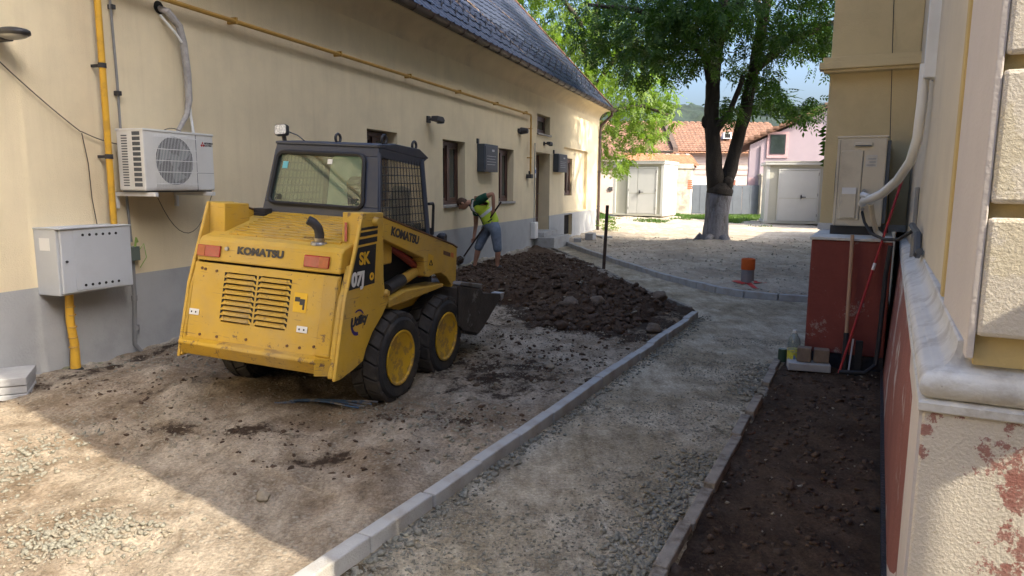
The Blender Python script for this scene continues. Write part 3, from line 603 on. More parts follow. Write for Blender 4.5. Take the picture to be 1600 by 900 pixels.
# grey cabinet with door
t=LT('meter_cabinet','dented light grey metal gas cabinet with two rows of round holes and its door ajar','cabinet',-1.12,.0,.74)
cw=.33
MB().box(-cw,cw,-.24,-.0,0,.53).build('body',m_cab,t,bevel=.006)
d=MB().box(-cw+.02,cw+.01,-.272,-.25,.012,.545).build('door',m_cab,t,bevel=.008); d.rotation_euler=(0,R(.6),R(-1.2))
MB().box(-.20,.24,-.276,-.272,.03,.52).build('door_panel',m_cab,d,bevel=.002)
for row in (.065,.475):
    for k in range(6): MB().lathe([(.0,-.279),(.0115,-.279),(.0115,-.27)],(-.12+.062*k,0,row),1,12).build('vent_hole',m_hole,d)
MB().lathe([(0,-.282),(.01,-.282),(.01,-.27)],(-.27,0,.27),1,10).build('lock',m_darkmetal,d)
MB().box(-cw-.002,-cw+.001,-.17,-.06,.36,.46).build('label_sticker',m_white,t)
MB().box(-cw-.005,cw+.02,-.285,.0,.53,.54).build('lid',m_cab,t,bevel=.003)
# thin grey conduits with junction box
t=LT('conduit','thin grey electric conduit down the wall behind the left air conditioner','conduit',-.58,.03,0)
MB().tube([(-.03,0,3.9),(0,0,2.6),(0,0,1.9),(.03,0,1.1)],.011,6).build('tube',m_pvcgrey,t); MB().tube([(.03,0,1.0),(.02,0,.55),(-.01,-.0,.15),(.06,-.03,.03),(.12,-.05,.01)],.019,8).build('lower_tube',m_pvcgrey,t,smooth=2)
for z in (3.15,2.42,1.85): MB().box(-.02,.02,-.025,.03,z-.02,z+.02).build('clip',m_darkmetal,t,bevel=.004)
MB().box(-.015,.075,-.05,.03,.93,1.06).build('junction_box',M('dark_green_grey',(.12,.15,.13),.6),t,bevel=.006)
MB().tube([(.05,-.04,1.0),(.12,-.05,1.08),(.15,-.04,.95),(.08,-.03,.86)],.004,5).tube([(.02,-.05,1.06),(.03,-.06,1.14),(.06,-.04,1.1)],.01,5).build('earth_wire',M('green_yellow_wire',(.3,.42,.1),.6),t)
for z in (.58,.3): MB().lathe([(.026,-.025),(.026,.025)],(.02,0,z),2,10).build('joint',m_pvcgrey,t)
# air conditioner on the left wall
t=LT('air_conditioner','white outdoor air conditioner on wall brackets with round fan grille on the cream house','air conditioner',-.30,.12,1.57)
w2,dp_,h=.415,.30,.525; m_ac=m_offwhite
MB().box(-w2,w2,-dp_,-.0,0,h).build('casing',m_ac,t,bevel=.012)
MB().box(-w2-.004,w2+.004,-dp_-.006,.004,h-.012,h+.008).build('lid',m_ac,t,bevel=.004)
cx=-.075; zc=.265; RR=.215
fm=MB().lathe([(0,-dp_-.004),(RR,-dp_-.004),(RR,-dp_+.01)],(cx,0,zc),1,40).build('fan_opening',m_fin,t)
fb=MB()
for k in range(3):
    a=k*2.094+.5; pts=[]
    for da,r in ((0,.05),(.5,.12),(.75,.19),(-.1,.195),(-.35,.12),(-.5,.06)): pts.append((cx+r*math.cos(a+da),zc+r*math.sin(a+da)))
    fb.prism(pts,1,-dp_-.012,-dp_-.006)
fb.lathe([(0,-dp_-.016),(.055,-dp_-.016),(.06,-dp_-.006)],(cx,0,zc),1,20); fb.build('fan',M('fan_grey',(.2,.22,.23),.5),t)
gr=MB()
for k in range(29):
    x=cx-.235+.47*k/28; gr.tube([(x,-dp_-.022,.03),(x,-dp_-.026,zc),(x,-dp_-.022,.50)],.0022,4,False)
for z in (.06,.165,.265,.365,.47): gr.tube([(cx-.25,-dp_-.024,z),(cx+.25,-dp_-.024,z)],.003,4,False)
gr.build('grille',m_white,t)
MB().box(cx+.262,cx+.267,-dp_-.002,-dp_+.01,.0,h).box(cx+.27,w2-.01,-dp_-.002,-dp_,.16,.163).build('panel_gap',m_fin,t)
for k in range(11): MB().box(-w2-.002,-w2+.01,-dp_+.035,-dp_+.12,.035+.044*k,.035+.044*k+.031).build('side_slot',m_fin,t)
for k in range(20): MB().box(-w2-.002,-w2+.01,-.12,-.055,.04+.0225*k,.04+.0225*k+.010).build('side_slit',m_fin,t)
for k,(a,b) in enumerate(((0,.0135),(-.0125,-.0085),(.0125,-.0085))):
    cx2=w2-.14+a; cz=.43+b; MB().prism([(cx2,cz+.0135),(cx2-.0115 if k else cx2-.0075,cz),(cx2,cz-.0135),(cx2+.0115 if k else cx2+.0075,cz)],1,-dp_-.003,-dp_-.001).build('logo',m_redlogo,t)
text('lettering','MITSUBISHI\nELECTRIC',.022,m_txt,t,(w2-.118,-dp_-.002,.436),(1,0,0),(0,0,1),.0008,.0004)
for x in (-.36,.33): MB().box(x-.018,x+.018,-.36,.12,-.05,-.015).box(x-.018,x+.018,.09,.12,-.16,-.015).build('wall_bracket',m_white,t,bevel=.003)
MB().box(-.40,.40,-.27,-.02,-.014,-.001).build('base_tray',m_fin,t)
t=LT('insulated_hose','grey taped hose from a hole in the wall down to the left air conditioner','hose',.05,.05,2.1)
q=lambda s,off,z:(s-.05,-(off-.05),z-2.1)
MB().tube([q(-.03,-.02,3.27),q(.0,.07,3.24),(.08-.0,-.03,1.03),q(.16,.09,2.98),q(.19,.09,2.7),q(.19,.09,2.45),q(.14,.1,2.3),q(-.02,.14,2.14),q(-.06,.16,2.08)],[.03,.035,.036,.036,.036,.034,.026,.02,.02],10).build('hose',m_wrap,t,smooth=2)
MB().tube([q(-.05,.03,3.2),q(.06,.09,3.06),q(.13,.10,2.98)],.012,6).tube([q(.19,.09,2.45),q(.20,.09,2.3),q(.20,.12,2.07)],.014,8).build('white_pipe',m_white,t,smooth=2)
MB().lathe([(.0,-.008),(.06,-.012),(.05,.0),(0.0,.01)],q(-.04,.0,3.27),1,12).build('wall_hole',m_hole,t)
# cables on the wall
cb=MB(); 
def sag(a,b,d,n=12): return [(a[0]+(b[0]-a[0])*i/n,a[1]+(b[1]-a[1])*i/n,a[2]+(b[2]-a[2])*i/n-d*4*(i/n)*(1-i/n)) for i in range(n+1)]
q=lambda s,off,z:(s+1,-(off),z-1.6)
cb.tube(sag(q(-1.72,.03,2.62),q(-.98,.03,2.06),.02)+sag(q(-.97,.03,2.06),q(-.55,.05,1.97),.02),.005,5)
cb.tube([q(-.97,.03,2.05),q(-.93,.03,1.8),q(-.92,.03,1.5),q(-.9,.04,1.28)],.004,5)
cb.tube(sag(q(-.38,.2,1.50),q(.42,.1,1.52),.36),.004,5); cb.tube(sag(q(-.5,.3,2.0),q(-.05,.2,2.12),-.07),.0045,5)
o=cb.build('wall_cable',M('brown_cable',(.1,.08,.06),.6),None); o.location=Lw(-1,0,1.6); o.rotation_euler=(0,0,RZL); props(o,'thin dark cables hanging across the cream wall around the left air conditioner','cable')
# wall lamps
def spot(s,z,label,sc=1,g='small dark lamps and cameras on the cream wall'):
    t=LT('wall_lamp',label,'lamp',s,.0,z,g)
    MB().box(-.05*sc,.05*sc,-.03*sc,0,-.05*sc,.05*sc).build('back_plate',m_darkmetal,t,bevel=.006)
    MB().tube([(0,-.02*sc,0),(.0,-.1*sc,.01)],.018*sc,8).build('arm',m_darkmetal,t)
    MB().prism([(-.09*sc,-.03*sc),(-.07*sc,.045*sc),(.13*sc,.045*sc),(.19*sc,.0),(.16*sc,-.05*sc),(.08*sc,-.035*sc)],1,-.2*sc,-.09*sc).build('head',m_darkmetal,t,bevel=.012)
    MB().box(.09*sc,.155*sc,-.19*sc,-.1*sc,-.056*sc,-.05*sc).build('lens',m_metal,t); return t
spot(5.72,2.74,'dark wall lamp above the machine between the first two windows',1.15); spot(12.7,2.72,'dark wall lamp above the brown house door',1.0)
t=LT('camera','small black dome-ended wall camera beside the end of the thin gas pipe','camera',10.6,0,2.90,'small dark lamps and cameras on the cream wall')
MB().box(-.09,.0,-.06,0,-.05,.05).build('back_plate',m_darkmetal,t,bevel=.01); MB().lathe([(0,-.24),(.06,-.22),(.085,-.05),(.05,-.0)],(.03,0,0),1,14).build('body',m_darkmetal,t,smooth=2)
t=LT('street_lamp_head','grey half-round lamp head at the upper left edge of the cream wall','lamp',-1.62,.1,2.72)
MB().ball((0,-.10,0),(.10,.16,.04)).build('hood',m_darkmetal,t,smooth=True); MB().box(-.05,.05,-.05,.1,-.05,.03).build('mount',m_darkmetal,t,bevel=.01); MB().ball((0,-.10,-.016),(.085,.135,.030)).build('diffuser',m_metal,t,smooth=True)
# slate notice boxes
def notice(s0,s1,z0,z1,label):
    t=LT('notice_box',label,'wall box',(s0+s1)/2,0,z0,'slate grey boxes on the cream wall'); w=(s1-s0)/2; h=z1-z0
    MB().box(-w,w,-.16,0,0,h).build('body',m_slatebox,t,bevel=.01); MB().box(-w+.04,w-.04,-.172,-.161,.04,h-.04).build('front_plate',m_slatebox,t,bevel=.004)
    MB().box(w*.0,w*.35,-.176,-.173,h*.74,h*.82).build('emblem',m_print,t)
    for k in range(4): MB().box(-w*.7,w*(.6-.13*(k%2)),-.176,-.173,h*(.56-.1*k),h*(.575-.1*k)).build('print_line',m_print,t)
    MB().box(-w-.03,-w+.05,-.03,0,h,h+.1).build('hanger',m_darkmetal,t)
notice(7.98,8.78,1.90,2.46,'slate grey notice box between the second and third brown windows'); notice(13.62,14.55,2.0,2.50,'slate grey notice box right of the brown house door')
t=LT('small_meter_box','small white utility box low on the grey plinth left of the house door','wall box',11.75,0,.28)
MB().box(-.14,.14,-.12,0,0,.42).build('body',m_white,t,bevel=.01); MB().box(-.11,.11,-.125,-.12,.03,.39).build('lid',m_white,t,bevel=.003); MB().tube([(0,-.05,.42),(0,-.05,2.4)],.014,6).build('feed_tube',m_pvcgrey,t)
t=LT('door_sign','small white sign with a blue mark beside the house door','sign',11.93,0,1.95)
MB().box(-.07,.07,-.012,0,-.13,.13).build('plate',m_white,t); MB().box(-.045,.045,-.015,-.012,-.02,.07).build('blue_mark',M('sign_blue',(.05,.12,.35),.5),t)
# pavers stacked at the left edge
pc=Vector((-3.60,5.08,0)); 
for k in range(3):
    o=MB().box(-.40,.0,-.10,.30,0,.058).build('paver',m_pave,None,bevel=.006); o.location=(pc.x+random.gauss(0,.008),pc.y+random.gauss(0,.008),.045+.062*k); o.rotation_euler=(0,0,R(24+random.gauss(0,1.5)))
    props(o,['bottom grey paver of the stack at the left edge of the yard','middle grey paver of the stack at the left edge of the yard','top grey paver of the stack at the left edge of the yard'][k],'paver','grey pavers stacked by the wall')
# blocks and rubble near the house corner
for k,(s,off,lb,sz) in enumerate([(15.2,.75,'grey concrete block lying behind the far kerb near the house niche',(.45,.24,.2)),(14.1,.62,'smaller grey block beside the house door steps',(.3,.2,.12)),(15.9,1.0,'flat grey slab on the ground by the far end of the house',(.6,.35,.08))]):
    o=MB().box(-sz[0]/2,sz[0]/2,-sz[1]/2,sz[1]/2,0,sz[2]).build('concrete_block',m_pave,None,bevel=.012); p=Lw(s,off,.03); o.location=p; o.rotation_euler=(0,0,RZL+.3*k); props(o,lb,'block','loose blocks by the house end')
# ------------------------------------------------------------- right building (local x along uR, y = to the left, z up)
m_rough=M('white_roughcast',(.72,.65,.54),.95,0,.08,3,0,0,extra=[((.30,.13,.10),3.2,.585,.03,.9)])
n=m_rough.node_tree; p=n.nodes['Principled BSDF']; tc=n.nodes.new('ShaderNodeTexCoord')
_v=n.nodes.new('ShaderNodeTexNoise'); _v.inputs['Scale'].default_value=110; _v.inputs['Detail'].default_value=7; _v.inputs['Roughness'].default_value=.62; n.links.new(tc.outputs['Object'],_v.inputs['Vector'])
_b=n.nodes.new('ShaderNodeBump'); _b.inputs['Strength'].default_value=.7; _b.inputs['Distance'].default_value=.012; n.links.new(_v.outputs[0],_b.inputs['Height']); n.links.new(_b.outputs[0],p.inputs['Normal'])
def patch_at(m,pts,col,sc=16,k=.13,t0=.44,t1=.455):
    n=m.node_tree; p=n.nodes['Principled BSDF']; src=p.inputs['Base Color'].links[0].from_socket; tc=n.nodes.new('ShaderNodeTexCoord').outputs['Object']
    nz=tnoise(n,tc,sc,14,.82)
    for (x,y,z,r) in pts:
        d=n.nodes.new('ShaderNodeVectorMath'); d.operation='DISTANCE'; n.links.new(tc,d.inputs[0]); d.inputs[1].default_value=(x,y,z)
        a=n.nodes.new('ShaderNodeMath'); a.operation='MULTIPLY_ADD'; n.links.new(d.outputs['Value'],a.inputs[0]); a.inputs[1].default_value=-k/r; n.links.new(nz,a.inputs[2])
        o=ramp(n,a.outputs[0],[(t0,(0,0,0)),(t1,(.9,.9,.9))]); src=mixc(n,o,src,col)
    n.links.new(src,p.inputs['Base Color'])
def roughcopy(name,patch):
    m=m_rough.copy(); m.name=name
    for nd in m.node_tree.nodes:
        if nd.type=='MIX' and nd.blend_type=='MIX' and not nd.inputs[0].links==() and nd.inputs[7].default_value[0]<.35 and not nd.inputs[7].is_linked: nd.inputs[7].default_value=(*patch,1)
    return m
m_roughup=roughcopy('cream_roughcast',(.70,.62,.46))
patch_at(m_rough,[(.0,-.22,.92,.10),(.0,-.26,.85,.10),(.0,-.03,1.035,.03),(.0,-.10,1.04,.03),(.0,-.20,1.03,.03),(.0,-.23,.62,.09),(0,-.26,.70,.09),(0,-.17,.52,.05),(0,-.004,.93,.03),(0,-.004,.99,.03),(0,-.17,.30,.08)],(.36,.155,.125))
m_yel=M('yellow_ochre_render',(.58,.43,.18),.9,0,.07,2,.2,70,dirt=(.36,.27,.14),dscale=3,damt=.4,dw=.2)
m_wing=M('wing_yellow_render',(.64,.51,.28),.9,0,.06,1.5,.2,80,dirt=(.4,.31,.17),dscale=1.3,damt=.4,dw=.2)
m_sidecream=M('side_cream_render',(.64,.56,.42),.92,0,.06,2,.2,70,dirt=(.45,.4,.32),dscale=2,damt=.3,dw=.2)
m_quoin=M('quoin_plain_margin',(.60,.54,.49),.92,0,.05,3,.2,70)
m_red=M('oxblood_plinth_paint',(.20,.05,.038),.85,0,.14,3,.3,40,extra=[((.32,.25,.2),2.3,.64,.03,.8)])
patch_at(m_red,[(4.83,.30,.55,.10),(4.83,.22,.56,.08),(4.83,.56,.36,.09),(4.83,.60,.30,.06),(4.83,.4,.15,.05),(4.83,.64,.9,.03),(4.83,.3,1.15,.04)],(.30,.22,.185),22,.10,.47,.485)
m_redside=M('worn_red_paint',(.27,.105,.08),.9,0,.15,3,.35,50,extra=[((.5,.46,.42),1.7,.56,.06,.9)])
m_ledge=M('white_stone_ledge',(.62,.60,.55),.85,0,.07,6,.3,45,dirt=(.35,.31,.26),dscale=7,damt=.5,dw=.12,extra=[((.2,.17,.15),14,.68,.05,.7)])
m_membrane=M('black_membrane',(.02,.022,.026),.5,0,.3,9,.4,40)
B=thing('townhouse','tall yellow and white town building with red plinth on the right','building',Rw(2.17,-.147,0),RZR)
def bl(s,n_,z): return (s-2.17,n_+.147,z)
def bbox(mb,s0,s1,n0,n1,z0,z1): return mb.box(s0-2.17,s1-2.17,n0+.147,n1+.147,z0,z1)
HT=11.6
mb=MB(); bbox(mb,2.25,17.7,-9,-.262,-.3,HT); mb.build('wall',m_sidecream,B)
mb=MB(); bbox(mb,2.172,2.265,-9,-.1475,-.4,1.044); mb.build('front_plinth',m_rough,B,bevel=.008)
mb=MB(); mb.add([bl(2.268,-.34,-.4),bl(8.6,-.34,-.4),bl(8.6,-.147,-.4),bl(2.268,-.147,-.4),bl(2.268,-.34,1.044),bl(8.6,-.34,1.044),bl(8.6,-.225,1.044),bl(2.268,-.147,1.044)],[(0,3,2,1),(4,5,6,7),(0,1,5,4),(1,2,6,5),(2,3,7,6),(3,0,4,7)]); mb.build('side_plinth',m_redside,B)
mg=[(2.175,-.4),(2.175,1.042),(3.05,1.042),(2.98,.92),(3.12,.80),(3.06,.62),(3.30,.45),(3.25,.28),(3.5,.1),(3.45,-.1),(3.6,-.4)]; nn=lambda s,z:-.1455-.078*(s-2.268)/6.3*max(0,(z+.4)/1.444)
mb=MB().add([bl(s,nn(s,z)-.006,z) for s,z in mg]+[bl(s,nn(s,z)+.003,z) for s,z in mg],[tuple(range(11)),tuple(range(21,10,-1))]+[(i,(i+1)%11,11+(i+1)%11,11+i) for i in range(11)]); mb.build('corner_margin',m_quoin,B)
mb=MB(); bbox(mb,1.6,7.05,-.146,-.125,-.3,.03); mb.build('foot_membrane',m_membrane,B)
# ledge moulding: profile (outward, z), run along the front and then along the side
prof=[(-.02,1.045),(.006,1.045),(.010,1.049),(.010,1.070),(.001,1.077)]+[(-.024+.037*math.sin(math.pi*(t+.5)/9),1.117-.038*math.cos(math.pi*(t+.5)/9)) for t in range(0,9)]+[(-.022,1.157),(-.028,1.161)]+[(-.028-.047*math.sin(math.pi/2*t/6),1.161+.072*(1-math.cos(math.pi/2*t/6))) for t in range(1,7)]+[(-.08,1.238),(-.14,1.238),(-.14,1.045)]
vs=[];k=len(prof); NS=14
for (a) in ('front','corner','side'):
    for o_,z in prof:
        if a=='front': vs.append(bl(2.172-o_,-8.5,z))
        elif a=='corner': vs.append(bl(2.172-o_,-.147+o_,z))
        else: vs.append(bl(8.3,-.147+o_-.08,z))
MB().add(vs,[(j*k+i,j*k+i+1,(j+1)*k+i+1,(j+1)*k+i) for j in range(2) for i in range(k-1)]).build('ledge',m_ledge,B,smooth=2)
# rusticated front above the ledge: roughcast blocks with ochre grooves, plain margin on the return
mb=MB(); bbox(mb,2.210,2.249,-9,-.257,1.18,HT-.5); mb.build('groove_ground',m_yel,B)
z=1.262; k=0
while z<HT-1:
    zt=[1.575,1.945][k] if k<2 else z+.335
    mb=MB(); bbox(mb,2.182,2.209,-1.45,-.254,z,zt); mb.build('quoin_block',m_roughup,B,bevel=.012)
    mb=MB(); bbox(mb,2.182,2.209,-3.2,-1.5,z,zt); mb.build('quoin_block',m_roughup,B,bevel=.012)
    z=zt+.035; k+=1
mb=MB(); bbox(mb,2.185,2.95,-.2535,-.235,1.20,HT-.9); mb.build('quoin_return',m_quoin,B,bevel=.004)
mb=MB(); bbox(mb,3.12,3.2,-.2615,-.24,1.17,HT-.6); bbox(mb,3.2,3.23,-.2615,-.25,1.10,HT-.6); mb.build('ochre_strip',m_yel,B,bevel=.004)
MB().tube([bl(3.16,-.235,1.17),bl(3.14,-.22,1.13),bl(3.17,-.215,1.10),bl(3.12,-.21,1.08)],.006,5).build('loose_wire',m_black,B)
mb=MB(); mb.prism([(2.0-2.17,HT-.45),(2.265-2.17,HT-.9),(2.265-2.17,HT),(1.9-2.17,HT)],1,-9+.147,-.262+.147); mb.build('front_cornice',m_ledge,B)
mb=MB(); bbox(mb,2.1,18,-9.3,-.15,HT,HT+.25); mb.build('roof',M('roof_red_tile',(.25,.1,.06),.8),B)
# wing with plinth step
WS=7.0
mb=MB(); bbox(mb,WS,8.6,-.14,.52,.13,1.17); mb.build('wing_plinth',m_red,B,bevel=.012)
mb=MB(); bbox(mb,WS+.015,8.6,-.14,.50,-.3,.131); mb.build('wing_foot',m_membrane,B)
mb=MB(); bbox(mb,WS-.015,8.6,-.14,.535,1.172,1.20); mb.build('wing_coping',m_ledge,B,bevel=.006)
mb=MB(); bbox(mb,8.2,12.2,-.26,.545,1.201,HT-.4); mb.build('wing_wall',m_wing,B,bevel=.008)
mb=MB(); bbox(mb,8.06,8.199,-.27,.60,2.80,2.83); bbox(mb,8.03,8.199,-.27,.64,2.83,2.90); bbox(mb,8.06,8.199,-.27,.61,2.90,2.95); mb.build('wing_cornice',m_wing,B,bevel=.006)
mb=MB(); bbox(mb,8.175,8.199,-.27,.56,1.202,1.27); mb.build('wing_skirting',m_ledge,B)
mb=MB(); bbox(mb,8.601,12.2,-.14,.53,-.3,1.19); mb.build('wing_base',m_red,B)
def RT(name,label,cat,s,n_,z,group=None): return thing(name,label,cat,Rw(s,n_,z),RZR,group)
# unseen shadow casters added by the camera and on the front; annex behind
t=thing('shadow_post','tall concrete post added unseen beside the camera to cast a shadow edge','pole',(1.985,1.0,0),math.atan2(-.6,.8))  # unseen, added so its shadow closes up to the building's on the ground
MB().box(-.17,.17,-.24,.2,2.1,11.5).build('upper_shaft',m_kerb,t,bevel=.02)
MB().add([(-.2,-.24,-.3),(.2,-.24,-.3),(.2,.185,-.3),(-.2,.185,-.3),(-.18,-.24,2.099),(.18,-.24,2.099),(.18,.185,2.099),(-.18,.185,2.099)],[(0,1,2,3),(4,5,6,7),(0,1,5,4),(1,2,6,5),(2,3,7,6),(3,0,4,7)]).build('shaft',m_kerb,t,bevel=.02)
for z in (9.8,10.8): MB().box(-.7,.7,.16,.24,z,z+.08).build('crossarm',m_metal,t)
t=RT('shadow_box','grey metal box added unseen on the town building front to cast a shadow band','shadow caster box',2.17,-1.55,2.03)  # unseen box, added to throw the diagonal shadow band near the corner
MB().box(-.36,.025,-.17,.17,0,.15).build('body',m_cab,t,bevel=.01); MB().box(-.364,-.36,-.12,.12,.10,.12).build('slot',m_hole,t)
A=thing('annex','low cream annex behind the tall town building','building',Rw(17.75,-.3,0),RZR)
MB().box(0,8.5,-5,0,-.3,2.7).build('wall',m_wing,A); MB().prism([(-5.2,2.705),(.3,2.705),(.3,2.80),(-2.5,4.0),(-5.2,2.8)],0,-.0,8.7).build('roof',M('annex_roof',(.25,.1,.06),.8),A)
# air conditioner on the plinth: service side faces the camera
m_acr=M('aged_cream_casing',(.60,.53,.40),.55,0,.05,4,dirt=(.34,.29,.21),dscale=3,damt=.5,dw=.2)
t=RT('air_conditioner','aged cream outdoor air conditioner with white hoses standing on the red plinth','air conditioner',7.40,.18,1.285)
MB().box(0,.86,-.215,.20,0,.82).build('casing',m_acr,t,bevel=.014)
MB().box(-.006,.87,-.22,.207,.815,.835).build('lid',m_acr,t,bevel=.006)
MB().box(-.014,-.001,-.02,.165,.06,.70).build('service_cover',m_acr,t,bevel=.012); MB().box(-.030,-.015,.01,.14,.075,.36).build('lower_cover',m_acr,t,bevel=.01)
MB().box(-.032,-.0305,.015,.135,.30,.36).build('pale_label',m_white,t)
MB().box(-.02,-.001,-.095,.06,.735,.775).build('handle_recess',m_acr,t,bevel=.01); MB().box(-.0205,-.02,-.085,.05,.738,.75).build('handle_shadow',m_fin,t)
MB().box(-.003,-.0005,.175,.178,.0,.80).box(-.003,-.0005,-.025,-.022,.06,.70).build('panel_gap',m_fin,t)
MB().box(-.004,-.002,-.14,-.045,.55,.66).build('data_plate',M('data_plate',(.55,.52,.46),.5),t)
for k in range(6): MB().box(-.0055,-.0045,-.13,-.055-.01*(k%3),.565+.014*k,.569+.014*k).build('print_line',m_acr if k%2 else m_fin,t)
MB().box(.02,.83,-.245,-.2155,.03,.79).build('condenser_fins',m_fin,t)
for k in range(2): MB().box(.08+.6*k,.14+.6*k,-.23,.22,-.085,-.001).build('foot',m_darkmetal,t)
MB().lathe([(0,.202),(.27,.202),(.27,.21)],(.36,0,.42),1,30).build('fan_ring',m_fin,t)
for z in (.16,.33): MB().lathe([(0,-.05),(.018,-.05),(.018,.01)],(0,-.05,z),0,10).build('valve',m_metal,t,smooth=2)
# trunking and insulated hose
t=RT('cable_trunking','white box trunking on the shaded side wall above the insulated hose','trunking',5.42,-.262,2.35)
MB().box(-.045,.08,0,.065,0,3.5).build('cover',m_white,t,bevel=.005); MB().box(-.066,.106,0,.004,-.01,3.5).build('back_plate',m_white,t); MB().box(.11,.15,.0,.01,.0,3.5).build('flat_cable',m_pvcgrey,t)
t=RT('insulated_hose','thick white insulated hose curving from the trunking to the right air conditioner','hose',5.45,-.2,2.4)
q=lambda s,n_,z:(s-5.45,n_+.2,z-2.4)
hp=[(5.46,-.205,2.45),(5.48,-.205,2.2),(5.52,-.20,1.98),(5.65,-.175,1.83),(5.95,-.11,1.70),(6.35,-.02,1.60),(6.75,.07,1.545),(7.05,.115,1.535),(7.30,.135,1.50)]
MB().tube([q(*p) for p in hp],[.032,.032,.032,.032,.033,.035,.036,.035,.033],12).build('hose',m_white,t,smooth=2)
MB().tube([q(6.75,.08,1.57),q(7.0,.13,1.585),q(7.36,.14,1.575)],.024,8).build('thin_hose',m_white,t,smooth=2)
MB().tube([q(7.0,.06,1.50),q(7.05,.04,1.38),q(7.12,-.0,1.26),q(7.1,-.05,1.215)],.022,8).build('drain_hose',m_acr,t,smooth=2)
t=RT('black_cable','black cable hanging from the right air conditioner to a clamp on the side wall','cable',6.5,-.1,1.2)
q=lambda s,n_,z:(s-6.5,n_+.1,z-1.2)
MB().tube([q(7.35,.13,1.42),q(7.2,.10,1.33),q(6.9,.04,1.25),q(6.4,-.06,1.235),q(5.9,-.15,1.27),q(5.5,-.235,1.37)],.013,8).build('cable',m_black,t,smooth=2)
MB().tube([q(5.4,-.21,1.40),q(5.1,-.235,1.36),q(4.95,-.235,1.24),q(4.75,-.235,1.28)],.022,6).build('clamp',M('clamp_grey',(.10,.105,.11),.5,.5),t)
MB().tube([q(5.72,-.235,1.65),q(5.70,-.235,1.02)],.014,6).build('wall_conduit',m_pvcgrey,t)
o=MB().tube([(0,0,0),(.3,.11,2.2),(.2,.15,4.5)],.004,5).build('wall_cable',m_black,None); o.location=Rw(7.9,-.1,1.2); o.rotation_euler=(0,0,RZR); props(o,'thin dark cable running up the yellow wing wall','cable')
# drain pipe at the foot, black corrugated
t=RT('drain_pipe','black drain pipe in the corner between red plinth and side wall','pipe',6.85,-.10,0)
MB().tube([(.05,-.02,1.15),(.0,-.0,.9),(-.05,.01,.3),(-.1,.02,.12),(-.2,.1,.06),(-.22,.3,.05)],.02,10).build('pipe',m_black,t,smooth=2)
# tools leaning on the plinth
m_wood=M('ash_handle',(.42,.27,.17),.6,0,.12,5,stretch=(8,8,1)); m_redpaint=M('red_tool_paint',(.33,.022,.025),.4,0,.1,8)
t=RT('spade','wood handled tool with black socket leaning on the red plinth','spade',6.86,.17,0)
MB().tube([(0,0,.34),(.075,.015,1.23)],.0155,10).build('handle',m_wood,t,smooth=2); MB().tube([(-.03,-.005,.02),(.002,0,.36)],[.03,.022],10).build('socket',m_black,t,smooth=2)
t=RT('red_pole','bright red steel pole leaning from the soil bed against the yellow wing','pole',6.72,.22,0)
MB().tube([(-.05,-.02,.03),(.47,-.455,2.02)],.0105,10).build('pole',m_redpaint,t,smooth=2); MB().tube([(.185,-.217,.93),(.2,-.23,.99)],.013,10).build('pale_band',m_white,t)
t=RT('white_rod','thin white rod standing in the soil bed beside the black tool socket','rod',6.78,.12,0)
MB().tube([(-.02,.01,.0),(.03,-.01,.32)],.007,6).build('rod',m_white,t)
t=RT('black_stake','short black stake standing in the soil bed in front of the red plinth','stake',6.85,.06,0)
MB().box(-.02,.02,-.03,.03,-.02,.30).build('stake',m_black,t,bevel=.005)
# bottle and blocks
t=RT('bottle','clear plastic bottle with yellow label beside the brown blocks at the plinth corner','bottle',6.88,.60,.02)
MB().lathe([(.0,0),(.05,.0),(.055,.012),(.055,.20),(.05,.235),(.028,.275),(.017,.29),(.017,.315),(.0,.315)],(0,0,0),2,16).build('body',glass('clear_plastic',(.85,.9,.92),.35,.1),t,smooth=2)
MB().lathe([(.0562,.03),(.0565,.14)],(0,0,0),2,16).build('label',M('bottle_label',(.55,.5,.06),.5,0,.5,22,extra=[((.05,.15,.4),18,.55,.04,.9)]),t,smooth=2); MB().lathe([(0,.317),(.019,.317),(.019,.29)],(0,0,0),2,12).build('cap',m_white,t)
t=RT('bottle','small dark can standing left of the clear bottle','can',6.92,.70,.02)
MB().lathe([(0,.0),(.04,.0),(.04,.10),(.036,.12),(0,.12)],(0,0,0),2,14).build('body',M('dark_green_can',(.03,.06,.04),.35),t,smooth=2)
for k,(s,n_,z,sz,lb,mt) in enumerate([(6.80,.50,.075,(.10,.12,.13),'brown block left of the pair set on the pale slab',m_block),(6.84,.36,.075,(.10,.13,.12),'brown block right of the pair set on the pale slab',m_block),(6.79,.46,.0,(.16,.36,.07),'pale slab lying under the two brown blocks',m_kerb)]):
    o=MB().box(-sz[0]/2,sz[0]/2,-sz[1]/2,sz[1]/2,0,sz[2]).build('block',mt,None,bevel=.008); o.location=Rw(s,n_,z); o.rotation_euler=(0,0,RZR+.1*k); props(o,lb,'block','blocks at the plinth corner')
